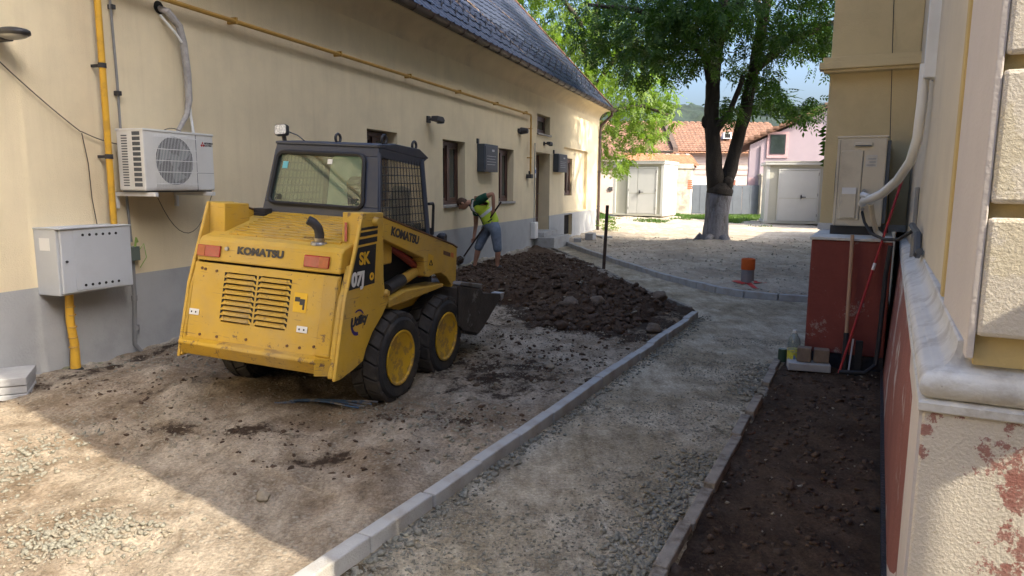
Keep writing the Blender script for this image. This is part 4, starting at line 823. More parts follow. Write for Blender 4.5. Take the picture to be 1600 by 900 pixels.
# ------------------------------------------------------------- skid steer loader
m_yp=M('machine_yellow',(.56,.34,.028),.42,0,.10,3,.08,90,dirt=(.36,.24,.08),dscale=3,damt=.45,dw=.25,spec=.5,extra=[((.40,.29,.14),1.6,.47,.25,.40),((.13,.07,.04),10,.665,.03,.9),((.05,.04,.035),34,.665,.02,.85)])
m_ypworn=M('machine_yellow_worn',(.52,.31,.026),.5,0,.12,3,.1,90,dirt=(.3,.2,.09),dscale=4,damt=.6,dw=.2,extra=[((.36,.27,.14),1.8,.45,.25,.45),((.16,.09,.045),9,.64,.03,.8),((.05,.04,.035),30,.64,.02,.85)])
RUST=(.12,.068,.042)
patch_at(m_yp,[(-.13,-.56,1.17,.05),(-.125,-.58,1.06,.04),(-.14,-.66,.60,.05),(-.15,-.69,.53,.06),(-.20,-.67,.66,.04),(-.20,-.64,.80,.035),(-.12,-.62,.85,.04),(-.1,-.68,.46,.05),(-.09,-.56,1.0,.05),(-.10,-.42,1.40,.06),(-.06,-.40,1.44,.05),(-.16,-.39,1.44,.05),(-.05,-.25,.97,.05),(-.05,-.5,.84,.05),(-.05,-.6,.78,.035),(-.05,-.1,.84,.05),(-1.32,-.6,.9,.04),(-1.32,-.68,.5,.06),(-1.33,-.7,.42,.05),(-.3,-.60,.90,.03),(-.36,-.6,.80,.03),(-.9,-.66,.55,.05),(-.6,-.665,.52,.04),(-.05,.9,.92,.05),(-.05,1.14,.66,.06),(-.05,.55,.95,.04),(-1.1,-.6,.93,.025),(-.05,-.42,.42,.06),(-.05,-.64,.39,.05),(0,.03,.2,.04),(0,-.15,-.1,.05)],RUST,30,.12,.485,.505)
patch_at(m_ypworn,[(-1.2,-.74,.48,.06),(-.9,-.74,.485,.05),(-.55,-.74,.48,.07),(-.3,-.74,.48,.06),(-.2,-.74,.46,.06),(-1.31,-.72,.46,.06),(-.7,-.72,.42,.05),(-1.0,-.72,.42,.05),(-.16,-.70,.45,.05),(-.17,-.67,.62,.05),(-.22,-.66,.70,.04),(-.13,-.63,.80,.04),(-.13,-.60,.95,.03),(-.6,-.2,1.31,.06),(-.9,-.35,1.26,.05),(-.3,-.3,1.28,.05)],RUST,30,.12,.475,.495)
m_rust=M('rusty_edge',(.16,.085,.045),.8,0,.4,20)
m_slate=M('cab_slate_paint',(.036,.045,.068),.45,0,.12,4,.05,80,dirt=(.09,.08,.07),dscale=4,damt=.35,dw=.2)
m_tyre=M('tyre_rubber',(.027,.027,.028),.85,0,.25,8,.25,60,dirt=(.12,.095,.07),dscale=3.5,damt=.55,dw=.25)
m_steel=M('worn_steel',(.22,.21,.2),.5,.5,.25,9,.2,50,dirt=(.10,.07,.05),dscale=4,damt=.8,dw=.15)
m_bucket=M('bucket_steel',(.07,.058,.048),.65,.3,.3,6,.3,50,extra=[((.26,.25,.24),5,.60,.05,.7)])
m_redrod=M('dull_red_rod',(.24,.035,.03),.45,0,.2,8)
m_chrome=M('dull_rod',(.30,.25,.17),.4,.4,.2,9)
m_lampred=M('tail_light_red',(.30,.018,.014),.2,0,.2,30,spec=.7); m_lampor=M('tail_light_amber',(.36,.08,.02),.25,0,.2,30)
m_blk=M('black_decal',(.016,.016,.018),.45,0,.1,9,extra=[((.3,.18,.04),16,.66,.03,.8)])
m_decy=M('decal_yellow',(.62,.36,.02),.5); m_decw=M('decal_white',(.62,.62,.6),.5); m_purp=M('decal_purple',(.03,.015,.12),.5)
m_cabglass=glass('rear_glass',(.55,.72,.62),.16,.02)
m_mesh=M('wire_mesh_dark',(.025,.024,.024),.6,.2)
for mm in (m_yp,m_ypworn):
    n=mm.node_tree; p=n.nodes['Principled BSDF']; src=p.inputs['Base Color'].links[0].from_socket; tc=n.nodes.new('ShaderNodeTexCoord').outputs['Object']
    for k,(sc,rot) in enumerate((((1.2,1.2,28),(.3,.1,0)),((2,2,40),(-.5,.2,.4)))):
        mp=n.nodes.new('ShaderNodeMapping'); mp.inputs['Scale'].default_value=sc; mp.inputs['Rotation'].default_value=rot; n.links.new(tc,mp.inputs[0])
        src=mixc(n,ramp(n,tnoise(n,mp.outputs[0],2.2+k,3,.5),[(.685,(0,0,0)),(.70,(.7,.7,.7))]),src,(.20,.12,.05))
    src=mixc(n,ramp(n,tnoise(n,tc,2.3,8,.7),[(.42,(0,0,0)),(.75,(.4,.4,.4))]),src,(.40,.30,.15))
    n.links.new(src,p.inputs['Base Color'])
    rr_=n.nodes.new('ShaderNodeMapRange'); rr_.inputs[3].default_value=.35; rr_.inputs[4].default_value=.75; n.links.new(tnoise(n,tc,5,6,.7),rr_.inputs[0]); n.links.new(rr_.outputs[0],p.inputs['Roughness'])
V=thing('skid_steer_loader','yellow skid steer loader with dark slate cab, seen from behind on the dirt yard','skid steer',(-.88,5.12,.0),0,rot=(0,R(2.5),math.atan2(.3585,1)*-1))
# wheels
def wheel():
    t=MB().lathe([(.19,-.24),(.27,-.245),(.305,-.235),(.325,-.21),(.325,-.03),(.305,-.006),(.29,.002),(.23,-.002),(.205,-.012),(.19,-.03),(.19,-.24)],(0,0,0),0,40)
    N=18; tread=MB()
    for k in range(N):   # interlocking chunky lugs on both halves
        for side in (0,1):
            a0=2*math.pi*(k+.5*side)/N; da=2*math.pi/N*.45; skew=.10
            xa,xb=((-.115,-.012) if side==0 else (-.125,-.23))
            P=[]
            for r in (.315,.36):
                for x,sk in ((xa,0),(xb,skew)):
                    rr=r-(.012 if (sk and r>.35) else 0)
                    for d in (-da,da): a=a0+d*(.96 if r>.35 else 1.05)+sk*1.2; P.append((x,rr*math.cos(a),rr*math.sin(a)))
            tread.add(P,[(0,1,3,2),(4,6,7,5),(0,4,5,1),(2,3,7,6),(0,2,6,4),(1,5,7,3)])
    return t,tread
_w=wheel(); wm=_w[0].mesh('tyre',m_tyre); trm=_w[1].mesh('tread',M('tread_rubber_dusty',(.048,.042,.037),.9,0,.3,7,.3,60,dirt=(.02,.02,.02),dscale=4,damt=.6,dw=.25))
rimm=MB().lathe([(.205,-.008),(.212,-.004),(.212,.004),(.198,.004),(.186,-.01),(.18,-.05),(.172,-.075),(.12,-.085),(.075,-.085),(.07,-.072),(.0,-.07)],(0,0,0),0,36).mesh('rim',M('rim_yellow',(.60,.36,.02),.5,0,.08,6,.1,60,dirt=(.2,.13,.06),dscale=9,damt=.6,dw=.05),True)
boltm=MB().lathe([(0,.012),(.011,.012),(.012,-.002)],(0,0,0),0,6).mesh('wheel_bolt',m_ypworn)
WZ=.345
for (x,y,flip) in ((0,.09,0),(0,.905,0),(-1.42,.09,1),(-1.42,.905,1)):
    w=bpy.data.objects.new('wheel',wm); link(w,V); w.location=(x,y,WZ); w.rotation_euler=(random.random()*3,0,math.pi if flip else 0)
    tr=bpy.data.objects.new('tread',trm); link(tr,w); m=tr.modifiers.new('b','BEVEL'); m.width=.004; m.segments=1
    rm=bpy.data.objects.new('rim',rimm); link(rm,w); m=rm.modifiers.new('e','EDGE_SPLIT'); m.split_angle=R(40)
    for k in range(6):
        b=bpy.data.objects.new('wheel_bolt',boltm); link(b,w); b.location=(-.074,.10*math.cos(k*1.047),.10*math.sin(k*1.047))
# chassis / belly
MB().box(-1.17,-.25,-.35,1.05,.27,.95).build('chassis',m_darkmetal,V,bevel=.02)
MB().prism([(-.2,.62),(1.0,.62),(1.0,.72),(.5,.80),(-.2,.80)],0,-.262,-.245).build('fender',m_yp,V)
# rear engine body: profile in (y,z)
body=[(-.70,.385),(-.705,.47),(-.652,.52),(-.578,1.035),(-.20,1.035),(-.20,.385)]
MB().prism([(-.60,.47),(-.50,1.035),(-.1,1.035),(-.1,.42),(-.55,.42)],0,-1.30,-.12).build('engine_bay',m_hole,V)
# rear door with real slots
def rearY(z): return -.70+.2*(z-.36)
def rp(x,z,d=0): return (x,rearY(z)-d,z)
def rq(mb,x0,x1,z0,z1,d0,d1):  # box following the leaning rear plane
    P=[]
    for d in (d0,d1):
        for x,z in ((x0,z0),(x1,z0),(x1,z1),(x0,z1)): P.append(rp(x,z,d))
    return mb.add(P,[(0,1,2,3),(7,6,5,4),(0,4,5,1),(1,5,6,2),(2,6,7,3),(3,7,4,0)])
XL,XR=-1.315,-.115
SL=[]
for cx0,cx1 in ((-1.035,-.785),(-.745,-.495)):
    for k in range(10): SL.append((cx0,cx1,.975-.037*k-.0055,.975-.037*k+.0055))
mb=MB()
zs=sorted({.50,1.03,*[a for q in SL for a in q[2:]]}); xs_=[XL,-1.035,-.785,-.745,-.495,XR]
for x0,x1 in zip(xs_[:-1],xs_[1:]):
    if (x0,x1) in ((-1.035,-.785),(-.745,-.495)):
        for z0,z1 in zip(zs[:-1],zs[1:]):
            if any(abs(z0-q[2])<1e-6 for q in SL): continue
            rq(mb,x0,x1,z0,z1,-.02,.0)
    else: rq(mb,x0,x1,.50,1.03,-.02,0)
dr=mb.build('rear_door',m_yp,V)
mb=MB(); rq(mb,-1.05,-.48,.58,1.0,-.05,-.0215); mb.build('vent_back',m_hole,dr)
for cx0,cx1 in ((-1.035,-.785),(-.745,-.495)):   # louvre lips, slightly proud, tapered ends
    for k in range(9):
        z=.975-.037*k; P=[rp(cx0+.02,z-.008,.0005),rp(cx1-.02,z-.008,.0005),rp(cx1-.012,z-.031,.0005),rp(cx0+.012,z-.031,.0005),rp(cx0+.03,z-.012,.009),rp(cx1-.03,z-.012,.009),rp(cx1-.03,z-.028,.012),rp(cx0+.03,z-.028,.012)]
        MB().add(P,[(4,5,6,7),(0,1,5,4),(1,2,6,5),(2,3,7,6),(3,0,4,7)]).build('louvre',m_ypworn,dr)
        for sx in (cx0,cx1): 
            mb=MB(); e=(-1 if sx==cx0 else 1); mb.add([rp(sx-.012*e+.0,z+.002,.0015),rp(sx+.012*e,z+.004,.0015),rp(sx+.012*e,z-.024,.0015),rp(sx-.002*e,z-.014,.0015)],[(0,1,2,3)]); mb.build('slot_end',m_hole,dr)
mb=MB(); rq(mb,XL-.004,-.24,.475,.505,-.01,.006); mb.build('door_lip',m_ypworn,dr)
# bumper at the bottom
MB().prism([(-.70,.385),(-.745,.475),(-.735,.495),(-.66,.505),(-.55,.44),(-.55,.385)],0,XL-.012,-.19).build('rear_bumper',m_ypworn,V,bevel=.008)
MB().prism([(-.192,-.742),(-.10,-.69),(-.10,-.60),(-.192,-.60)],2,.386,.50).build('bumper_corner',m_ypworn,V)
# chamfer post right of the door
mb=MB(); rq(mb,-.235,-.118,.50,1.03,-.01,.014); mb.build('door_post',m_ypworn,V,bevel=.012)
# tail light band and sloped hood in one shell
hood=[(rearY(1.045),1.045),(rearY(1.185)+.002,1.185),(rearY(1.2)+.02,1.205),(-.505,1.212),(.13,1.385),(.13,1.05)]
MB().prism(hood,0,-1.312,-.118).build('hood',m_yp,V,bevel=.012)
k=(1.385-1.212)/(.13+.505)
for i in range(10):
    y=-.44+.052*i; MB().add([(-1.13 if i>0 else -1.13,y,1.212+k*(y+.505)+.0125),(-.20,y,1.212+k*(y+.505)+.0125),(-.20,y+.028,1.212+k*(y+.533)+.0125),(-1.13,y+.028,1.212+k*(y+.533)+.0125),(-1.13,y,1.212+k*(y+.505)-.002),(-.2,y,1.212+k*(y+.505)-.002),(-.2,y+.028,1.212+k*(y+.533)-.002),(-1.13,y+.028,1.212+k*(y+.533)-.002)],[(0,1,2,3),(4,5,1,0),(3,2,6,7),(0,3,7,4),(1,5,6,2)]).build('hood_slat',m_ypworn,V)
for x0,x1,am in ((-1.308,-1.105,0),(-.405,-.205,1)):
    mb=MB(); rq(mb,x0,x1,1.075,1.155,.0,.012); tl=mb.build('tail_light',m_lampred,V,bevel=.006)
    mb=MB(); xa=(x0,x0+.075) if am==0 else (x1-.08,x1); rq(mb,xa[0]+.004,xa[1]-.004,1.08,1.15,.0125,.0145); mb.build('amber_lens',m_lampor,tl)
MB().lathe([(0,rearY(1.12)-.008),(.014,rearY(1.12)-.008),(.016,rearY(1.12)+.01)],(-1.055,0,1.14),1,12).build('hood_lock',m_metal,V)
xd=Vector((1,0,0)); yd=Vector((0,.2,1))
text('lettering','KOMATSU',.068,m_txt,V,rp(-.965,1.115,.003),xd,yd,.001,.004,0,space=1.05,xs=1.18)
for x,z in ((-1.315,.66),(-.40,.64)):
    mb=MB(); rq(mb,x,x+.085,z,z+.042,.001,.006); pl=mb.build('plate_lamp',m_white,dr,bevel=.002)
    for dx in (.018,.055): mb=MB(); rq(mb,x+dx,x+dx+.01,z+.015,z+.027,.0065,.008); mb.build('plate_hole',m_hole,pl)
mb=MB(); rq(mb,-.45,-.345,.77,.90,.001,.003); ws=mb.build('warning_sticker',M('sticker_yellow',(.7,.42,.02),.5),dr)
for a,b,c,d in ((-.44,-.40,.84,.87),(-.40,-.36,.82,.86),(-.375,-.36,.79,.83)): mb=MB(); rq(mb,a,b,c,d,.0035,.0045); mb.build('sticker_print',m_txt,ws)
for x,z in ((-1.22,.985),(-1.25,.99),(-1.12,.98),(-1.2,.53),(-1.05,.53),(-.8,.54),(-.46,.54),(-.36,.54),(-.2,.99),(-.25,.56)): MB().lathe([(0,rearY(z)-.006),(.010,rearY(z)-.006),(.011,rearY(z)+.01)],(x,0,z),1,10).build('bolt',m_rust,dr)
# exhaust
MB().lathe([(.0,1.235),(.055,1.235),(.06,1.225),(.06,1.215)],(-.36,-.445,0),2,18).build('exhaust_flange',m_metal,V,smooth=2)
ex_=MB().tube([(-.36,-.445,1.22),(-.36,-.445,1.29),(-.365,-.455,1.33),(-.385,-.475,1.365),(-.415,-.50,1.385)],.032,14,False); ex_.tube([(-.36,-.445,1.25),(-.36,-.445,1.29),(-.365,-.455,1.33),(-.385,-.475,1.365),(-.414,-.499,1.384)],.027,14); ex_.build('exhaust_pipe',m_darkmetal,V,smooth=2)
MB().lathe([(.036,1.236),(.036,1.262)],(-.36,-.445,0),2,16).build('exhaust_clamp',m_chrome,V)
# towers (lift arm uprights with side skirt): polygons in (y,z)
tower=[(-.713,.36),(-.60,.88),(-.395,1.452),(-.13,1.445),(-.12,1.255),(-.107,.975),(-.088,.893),(-.018,.80),(-.12,.70),(-.25,.60),(-.33,.50),(-.368,.42),(-.50,.385),(-.64,.36)]
arm=[(-.119,1.408),(1.08,1.12),(1.173,1.085),(1.17,.62),(1.14,.634),(1.075,.769),(.971,.855),(.857,.902),(.723,.906),(.629,.892),(.56,.91),(.531,1.055),(-.119,1.255)]
for side in (0,1):
    x0,x1=(-.075,-.05) if side==0 else (-1.37,-1.345); s=1 if side==0 else -1
    MB().prism(tower,0,x0,x1).build('side_panel',m_yp,V,bevel=.006)
    xi0,xi1=(-.215,-.0755) if side==0 else (-1.3445,-1.205)
    MB().prism([(-.405,1.10),(-.39,1.447),(-.135,1.44),(-.125,1.10)],0,xi0,xi1).build('tower',m_yp,V,bevel=.006)
    MB().prism([(-.71,.37),(-.60,.87),(-.50,1.10),(-.40,1.10),(-.45,.37)],0,*((-.117,-.0755) if side==0 else (-1.3445,-1.32))).build('rear_flange',m_yp,V,bevel=.012)
    la=MB().prism(arm,0,*((-.16,-.052) if side==0 else (-1.368,-1.26))).build('lift_arm',m_yp,V,bevel=.006)
    MB().prism([(-.118,1.41),(1.08,1.122),(1.175,1.088),(1.175,1.098),(1.08,1.132),(-.118,1.42)],0,*((-.165,-.047) if side==0 else (-1.373,-1.255))).build('arm_edge',m_rust,la)
    xo=-.05 if side==0 else -1.37
    MB().lathe([(0,xo+s*.03),(.022,xo+s*.03),(.03,xo+s*.02),(.034,xo-.0)],(0,-.245,1.387),0,16).build('pivot_cap',m_yp,V,smooth=2)
    MB().lathe([(0,xo+s*.025),(.02,xo+s*.025),(.026,xo+s*.012),(.03,xo)],(0,-.075,.86),0,12).build('lower_pin',m_ypworn,V,smooth=2)
    # inside of the arm opening
    xr=-.15 if side==0 else -1.27
    MB().tube([(xr,.12,1.19),(xr,.66,.94)],.03,10).build('red_rod',m_redrod,V,smooth=2); MB().ball((xr,.12,1.19),(.035,.05,.05)).ball((xr,.66,.93),(.035,.055,.055)).build('rod_eye',m_redrod,V,smooth=True)
    MB().tube([(xr,.10,.85),(xr,.34,.895)],.052,12).build('cylinder_gland',m_darkmetal,V,smooth=2); MB().tube([(xr,.30,.885),(xr,.68,.955)],.042,14).build('lift_cylinder',m_yp,V,smooth=2)
    xb0,xb1=(-.235,-.06) if side==0 else (-1.36,-1.185)
    MB().prism([(-.02,.79),(.25,.83),(.93,.80),(.93,.77),(.45,.75),(.0,.735)],0,xb0,xb1).build('lower_link',m_ypworn,V,bevel=.008)
    MB().box(*((-.245,-.235) if side==0 else (-1.185,-1.175)),-.12,1.05,.70,1.26).build('inner_plate',m_black,V)
# decals right side
def sd_(mb,pts,d): return mb.add([(-.05+d,y,z) for y,z in pts],[tuple(range(len(pts)))])
for q in (((-.418,1.352),(-.205,1.358),(-.205,1.340),(-.424,1.334)),((-.428,1.320),(-.207,1.327),(-.207,1.300),(-.437,1.292)),((-.443,1.275),(-.21,1.283),(-.21,1.247),(-.455,1.238))):
    mb=MB(); sd_(mb,q,.0015); mb.build('black_stripe',m_blk,V)
mb=MB(); sd_(mb,[(-.458,1.222),(-.222,1.232),(-.237,.955),(-.565,.945)],.0015); mb.build('model_label',m_blk,V)
yy=Vector((0,1,0)); zz=Vector((0,0,1))
text('lettering','SK',.115,m_decy,V,(-.047,-.44,1.105),yy,(0,.12,1),.0008,.004,0)
text('lettering','07J',.125,m_decw,V,(-.047,-.535,.968),yy,(0,.14,1),.0008,.006,.1,xs=1.0)
text('lettering','o',.10,m_decy,V,(-.047,-.305,.985),yy,(0,.1,1),.0008,.004)
text('lettering','KOMATSU',.086,m_txt,V,(-.0505,-.02,1.282),Vector((0,1,-.235)),(0,.02,1),.001,.004,0,xs=1.12)
text('lettering','Utility',.085,m_txt,V,(-.0475,-.54,.69),Vector((0,1,.06)),(0,.05,1),.0008,.004,.25)
mb=MB(); mb.add([(-.0485,-.455+r*math.cos(a)*.95,.705+r*math.sin(a)) for r,a in [(.085,t) for t in np.linspace(2.6,4.9,9)]+[(.06,t) for t in np.linspace(4.9,2.6,9)]],[tuple(range(18))]); mb.add([(-.0485,-.44+r*math.cos(a)*.95,.715+r*math.sin(a)) for r,a in [(.085,t) for t in np.linspace(.6,2.1,9)]+[(.072,t) for t in np.linspace(2.1,.6,9)]],[tuple(range(18))]); mb.build('swoosh',m_purp,V)
mb=MB(); mb.add([(-.0505,y,z) for y,z in ((.60,.965),(.68,.945),(.70,1.06),(.60,1.09))],[(0,1,2,3)]); mb.build('load_sticker',m_decy,V)
text('lettering','Thomas',.032,m_txt,V,(-.0505,.90,1.055),Vector((0,1,-.23)),(0,0,1),.0005,.0015,.2) if False else None
mb=MB(); mb.add([(-.0505,y,z) for y,z in ((.885,1.055),(1.03,1.02),(1.03,1.055),(.885,1.09))],[(0,1,2,3)]); mb.build('dark_plate',m_rust,V)
mb=MB(); mb.add([(-.0505,y,z) for y,z in ((1.04,1.02),(1.10,1.005),(1.10,1.045),(1.04,1.06))],[(0,1,2,3)]); mb.build('orange_plate',M('reflector_orange',(.5,.13,.02),.4),V)
mb=MB().tube([(-.049,.62,.995),(-.049,.65,1.03),(-.049,.68,.985),(-.049,.62,.995)],.004,4); mb.build('warning_mark',m_txt,V)
# red reflector strip on tower rear
MB().box(-.185,-.165,-.412,-.407,1.25,1.38).build('reflector',m_lampred,V)
# cab
RX0,RX1,LX0,LX1=-.30,-.22,-1.225,-1.27   # right top/bottom, left top/bottom
zb,zt=1.36,1.905
def cy(z): return .085+.24*(z-1.36)
def cxr(z): t=(z-1.36)/.545; return RX1+(RX0-RX1)*t
def cxl(z): t=(z-1.36)/.545; return LX1+(LX0-LX1)*t
mb=MB()
def rear_quad(x0,z0,x1,z1,d0=0,d1=.035):
    P=[]
    for d in (d0,d1):
        for fx,z in ((x0,z0),(x1,z0),(x1,z1),(x0,z1)):
            x=cxl(z)+(cxr(z)-cxl(z))*fx; P.append((x,cy(z)+d,z))
    return P
BF=[(0,1,2,3),(7,6,5,4),(0,4,5,1),(1,5,6,2),(2,6,7,3),(3,7,4,0)]
for a in ((0,1.25,1,1.455),(0,1.835,1,1.905),(0,1.455,.055,1.835),(.865,1.455,1,1.835)): mb.add(rear_quad(*a),BF)
cabf=mb.build('cab_frame',m_slate,V,bevel=.006)
# rounded rubber seal and glass
def rr(x0,z0,x1,z1,r,n=5):
    P=[]
    for cx_,cz_,a0 in ((x1-r[0],z1-r[1],0),(x0+r[0],z1-r[1],90),(x0+r[0],z0+r[1],180),(x1-r[0],z0+r[1],270)):
        for i in range(n+1): a=R(a0+90*i/n); P.append((cx_+r[0]*math.cos(a),cz_+r[1]*math.sin(a)))
    return P
ring=[(cxl(z)+(cxr(z)-cxl(z))*fx,cy(z)-.008,z) for fx,z in rr(.045,1.445,.875,1.845,(.06,.05))]
MB().tube(ring+[ring[0]],.017,6).build('window_seal',m_black,V,smooth=2)
gp=[(cxl(z)+(cxr(z)-cxl(z))*fx,cy(z)+.01,z) for fx,z in rr(.05,1.45,.87,1.84,(.06,.05))]
rg=MB().add(gp+[(a,b+.006,c) for a,b,c in gp],[tuple(range(len(gp))),tuple(range(2*len(gp)-1,len(gp)-1,-1))]).build('rear_glass',m_cabglass,V)
def gq(fx,z,w,h,mat,nm):
    P=[(cxl(zz_)+(cxr(zz_)-cxl(zz_))*f_,cy(zz_)+.006,zz_) for f_,zz_ in ((fx,z),(fx+w,z),(fx+w,z+h),(fx,z+h))]; return MB().add(P,[(0,1,2,3)]).build(nm,mat,rg)
gq(.525,1.765,.045,.038,m_white,'white_sticker'); gq(.10,1.715,.05,.055,M('cyan_sticker',(.12,.42,.5),.5),'cyan_sticker')
for fx,body_ in ((.085,'28'),(.73,'107')): text('lettering',body_,.06,m_txt,rg,(cxl(1.48)+(cxr(1.48)-cxl(1.48))*fx,cy(1.47)+.004,1.475),(1,0,0),(0,.24,1),.0005,.001)
# roof slab with side bands and visor
yr=cy(1.905)
MB().prism([(yr-.01,1.905),(yr-.01,1.925),(yr+.25,1.945),(.88,1.925),(1.04,1.862),(1.04,1.85),(.86,1.85)],0,cxl(1.9)-.004,cxr(1.9)+.004).build('roof',m_slate,V,bevel=.008)
for x0,x1 in ((-.322,-.297),(-1.228,-1.205)): MB().prism([(yr+.005,1.835),(yr+.005,1.904),(.88,1.849),(1.02,1.849),(.88,1.785)],0,x0,x1).build('roof_band',m_slate,V)
for x,y,ze in ((-.33,.84,-.035),(-.34,.36,-.015),(-.78,.40,-.015)): 
    pts=[(x,y+.035*math.cos(a),1.985+ze+.035*math.sin(a)) for a in np.linspace(0,2*math.pi,15)]
    MB().tube(pts,.011,6,False).tube([(x,y,1.91),(x,y,1.952+ze)],.014,8).build('lifting_eye',m_darkmetal,V,smooth=2)
# posts and side guard of wire mesh
for side in (0,1):
    cx_=cxr if side==0 else cxl; sg=-1 if side==0 else 1
    def sp(y,z,d=0): return (cx_(z)+sg*(.012+d),y,z)
    pm=MB()
    for (ya,za,yb,zb_) in ((.10,1.30,.225,1.86),(.90,1.20,.925,1.84),(.16,1.26,.92,1.20)): pm.tube([sp(ya,za),sp(yb,zb_)],.022,6)
    pm.build('cab_post',m_slate,V)
    ms=MB(); wr=.0036 if side==0 else .0055
    for k in range(14):
        f=(k+.5)/14; ms.tube([sp(.13+.77*f,1.25,.0),sp(.235+.67*f,1.835,.0)],wr,4,False)
    for k in range(10):
        z=1.27+.555*k/9; ya=.10+.24*(z-1.30); ms.tube([sp(ya,z,.004),sp(.905+.02*(z-1.3),z,.004)],wr,4,False)
    ms.build('side_mesh',m_mesh,V)
    P=[sp(.12,1.25,.02),sp(.90,1.22,.02),sp(.915,1.83,.02),sp(.23,1.83,.02)]; MB().add(P+[(a+sg*.004,b,c) for a,b,c in P],[(0,1,2,3),(7,6,5,4)]).build('dusty_side_pane',glass('dusty_plastic',(.86,.82,.75),.16,.25),V)
MB().box(-1.18,-.30,.15,.95,.90,1.30).build('cab_tub',m_black,V)
MB().prism([(.30,1.28),(.26,1.62),(.30,1.68),(.37,1.68),(.40,1.30)],0,-.62,-.36).build('seat_back',M('seat_dark',(.03,.035,.03),.7),V,bevel=.03); MB().box(-.98,-.36,.35,.80,1.25,1.34).build('seat_cushion',m_black,V,bevel=.03)
MB().prism([(.60,1.30),(.55,1.52),(.62,1.62),(.75,1.60),(.78,1.30)],0,-.40,-.30).build('side_console',M('console_pale',(.45,.46,.42),.6),V,bevel=.02)
# grab handle, front lamp, rear work lamp
MB().tube([(-.235,.95,1.47),(-.235,1.03,1.472),(-.235,1.045,1.45),(-.235,1.045,1.20)],.013,8).build('grab_handle',m_darkmetal,V,smooth=2)
MB().box(-.24,-.16,1.13,1.19,1.12,1.19).tube([(-.2,1.14,1.12),(-.2,1.05,1.08)],.02,6).ball((-.2,1.17,1.18),(.045,.05,.035)).build('front_lamp',m_darkmetal,V,bevel=.006)
lx,ly,lz=-1.245,.33,2.015
wl_=MB().prism(rr(-.063,-.05,.063,.052,(.02,.02),3),1,-.02,.03).build('work_lamp',m_darkmetal,V); wl_.scale=(.85,.85,.85); wl_.location=(lx,ly-.03,lz); wl_.rotation_euler=(R(-12),R(-6),R(10))
MB().prism(rr(-.055,-.043,.055,.045,(.016,.016),3),1,-.026,-.0205).build('lamp_glass',M('lamp_lens',(.62,.62,.58),.25,0,.5,70),wl_)
MB().tube([(lx,ly,lz-.045),(lx+.01,ly+.0,lz-.09)],.018,8).tube([(lx+.05,ly,lz-.01),(lx+.12,ly+.02,lz-.035),(lx+.17,ly+.04,lz-.075)],.005,5).build('lamp_bracket',m_darkmetal,V,smooth=2)
MB().tube([(-1.22,.10,1.40),(-1.20,.05,1.36),(-1.10,.03,1.35)],.006,5).box(-1.26,-1.15,-.02,.06,1.365,1.40).box(-1.25,-1.15,-.03,.06,1.34,1.364).build('latch_block',m_darkmetal,V)
# bucket carried low in front
bp=[(1.10,.76),(1.62,.655),(1.66,.62),(2.16,.535),(2.18,.515),(1.95,.40),(1.70,.27),(1.58,.235),(1.20,.34),(1.12,.40)]
for x0,x1 in ((.0,.022),(-1.462,-1.44)): MB().prism(bp,0,x0,x1).build('bucket_cheek',m_bucket,V,bevel=.005)
shell=[(1.66,.635),(1.62,.66),(1.10,.765),(1.08,.74),(1.09,.42),(1.19,.32),(1.58,.215),(1.72,.25),(2.19,.50)]
sh=MB(); inn=[(1.66,.62),(1.61,.642),(1.125,.74),(1.105,.72),(1.115,.435),(1.205,.345),(1.58,.24),(1.71,.272),(2.17,.515)]
sh.prism(shell+inn[::-1],0,-1.4395,-.0005); sh.build('bucket_shell',m_bucket,V)
MB().prism([(1.09,.772),(1.60,.668),(1.63,.71),(1.12,.80)],0,-.35,.024).build('bucket_top_plate',m_steel,V,bevel=.006)
MB().prism([(2.12,.55),(2.24,.545),(2.21,.48),(2.16,.47)],0,-.08,.026).build('bucket_tooth',M('bright_steel',(.5,.52,.55),.35,.7,.1,8),V,bevel=.004)
MB().prism([(1.55,.64),(1.9,.59),(2.1,.535),(2.1,.47),(1.75,.30),(1.5,.3)],0,-1.43,-.02).build('bucket_load',m_soil,V,bevel=.05)
# blue strap lying under the machine
t=thing('blue_strap','blue plastic strap lying on the ground under the back of the loader','strap',(-1.4,4.98,.04),R(-4))
for k in range(4):
    pts=[(x,.05*math.sin(x*5+k)-.03*k,.012+.012*k*math.sin((x+.4)*3.5)**2+.01) for x in np.linspace(-.32+.05*k,.42-.03*k,9)]
    MB().tube(pts,.008,5).build('strand',M('blue_plastic',(.03,.065,.13),.7,0,.4,9,dirt=(.2,.17,.13),dscale=9,damt=.7,dw=.1) if k==0 else bpy.data.materials['blue_plastic'],t,smooth=2)
# ------------------------------------------------------------- worker
m_skin=M('skin_tanned',(.36,.19,.125),.6,0,.08,20); m_hair=M('short_brown_hair',(.06,.035,.022),.85,0,.3,60)
m_vest=M('hivis_vest',(.55,.72,.06),.8,0,.08,14,.15,40); m_refl=M('reflective_band',(.62,.65,.64),.45,0,.08,20); m_green=M('dark_green_tshirt',(.012,.075,.045),.85,0,.12,14)
m_short=M('grey_blue_shorts',(.15,.19,.25),.9,0,.18,14,.2,60); m_shoe=M('dark_shoes',(.025,.027,.03),.6,0,.3,14); m_sole=M('shoe_sole',(.25,.27,.28),.7)
PX,PY=-.45,13.4; pz=float(moundz(np.array([PX]),np.array([PY]),sdpoly(np.array([PX]),np.array([PY]),MOUND))[0])
t=thing('person','person in a yellow hi-vis vest and grey shorts bending over a shovel on the soil','person',(PX,PY,0))
def P(x,z,dy=0): return (x-PX,dy,z)
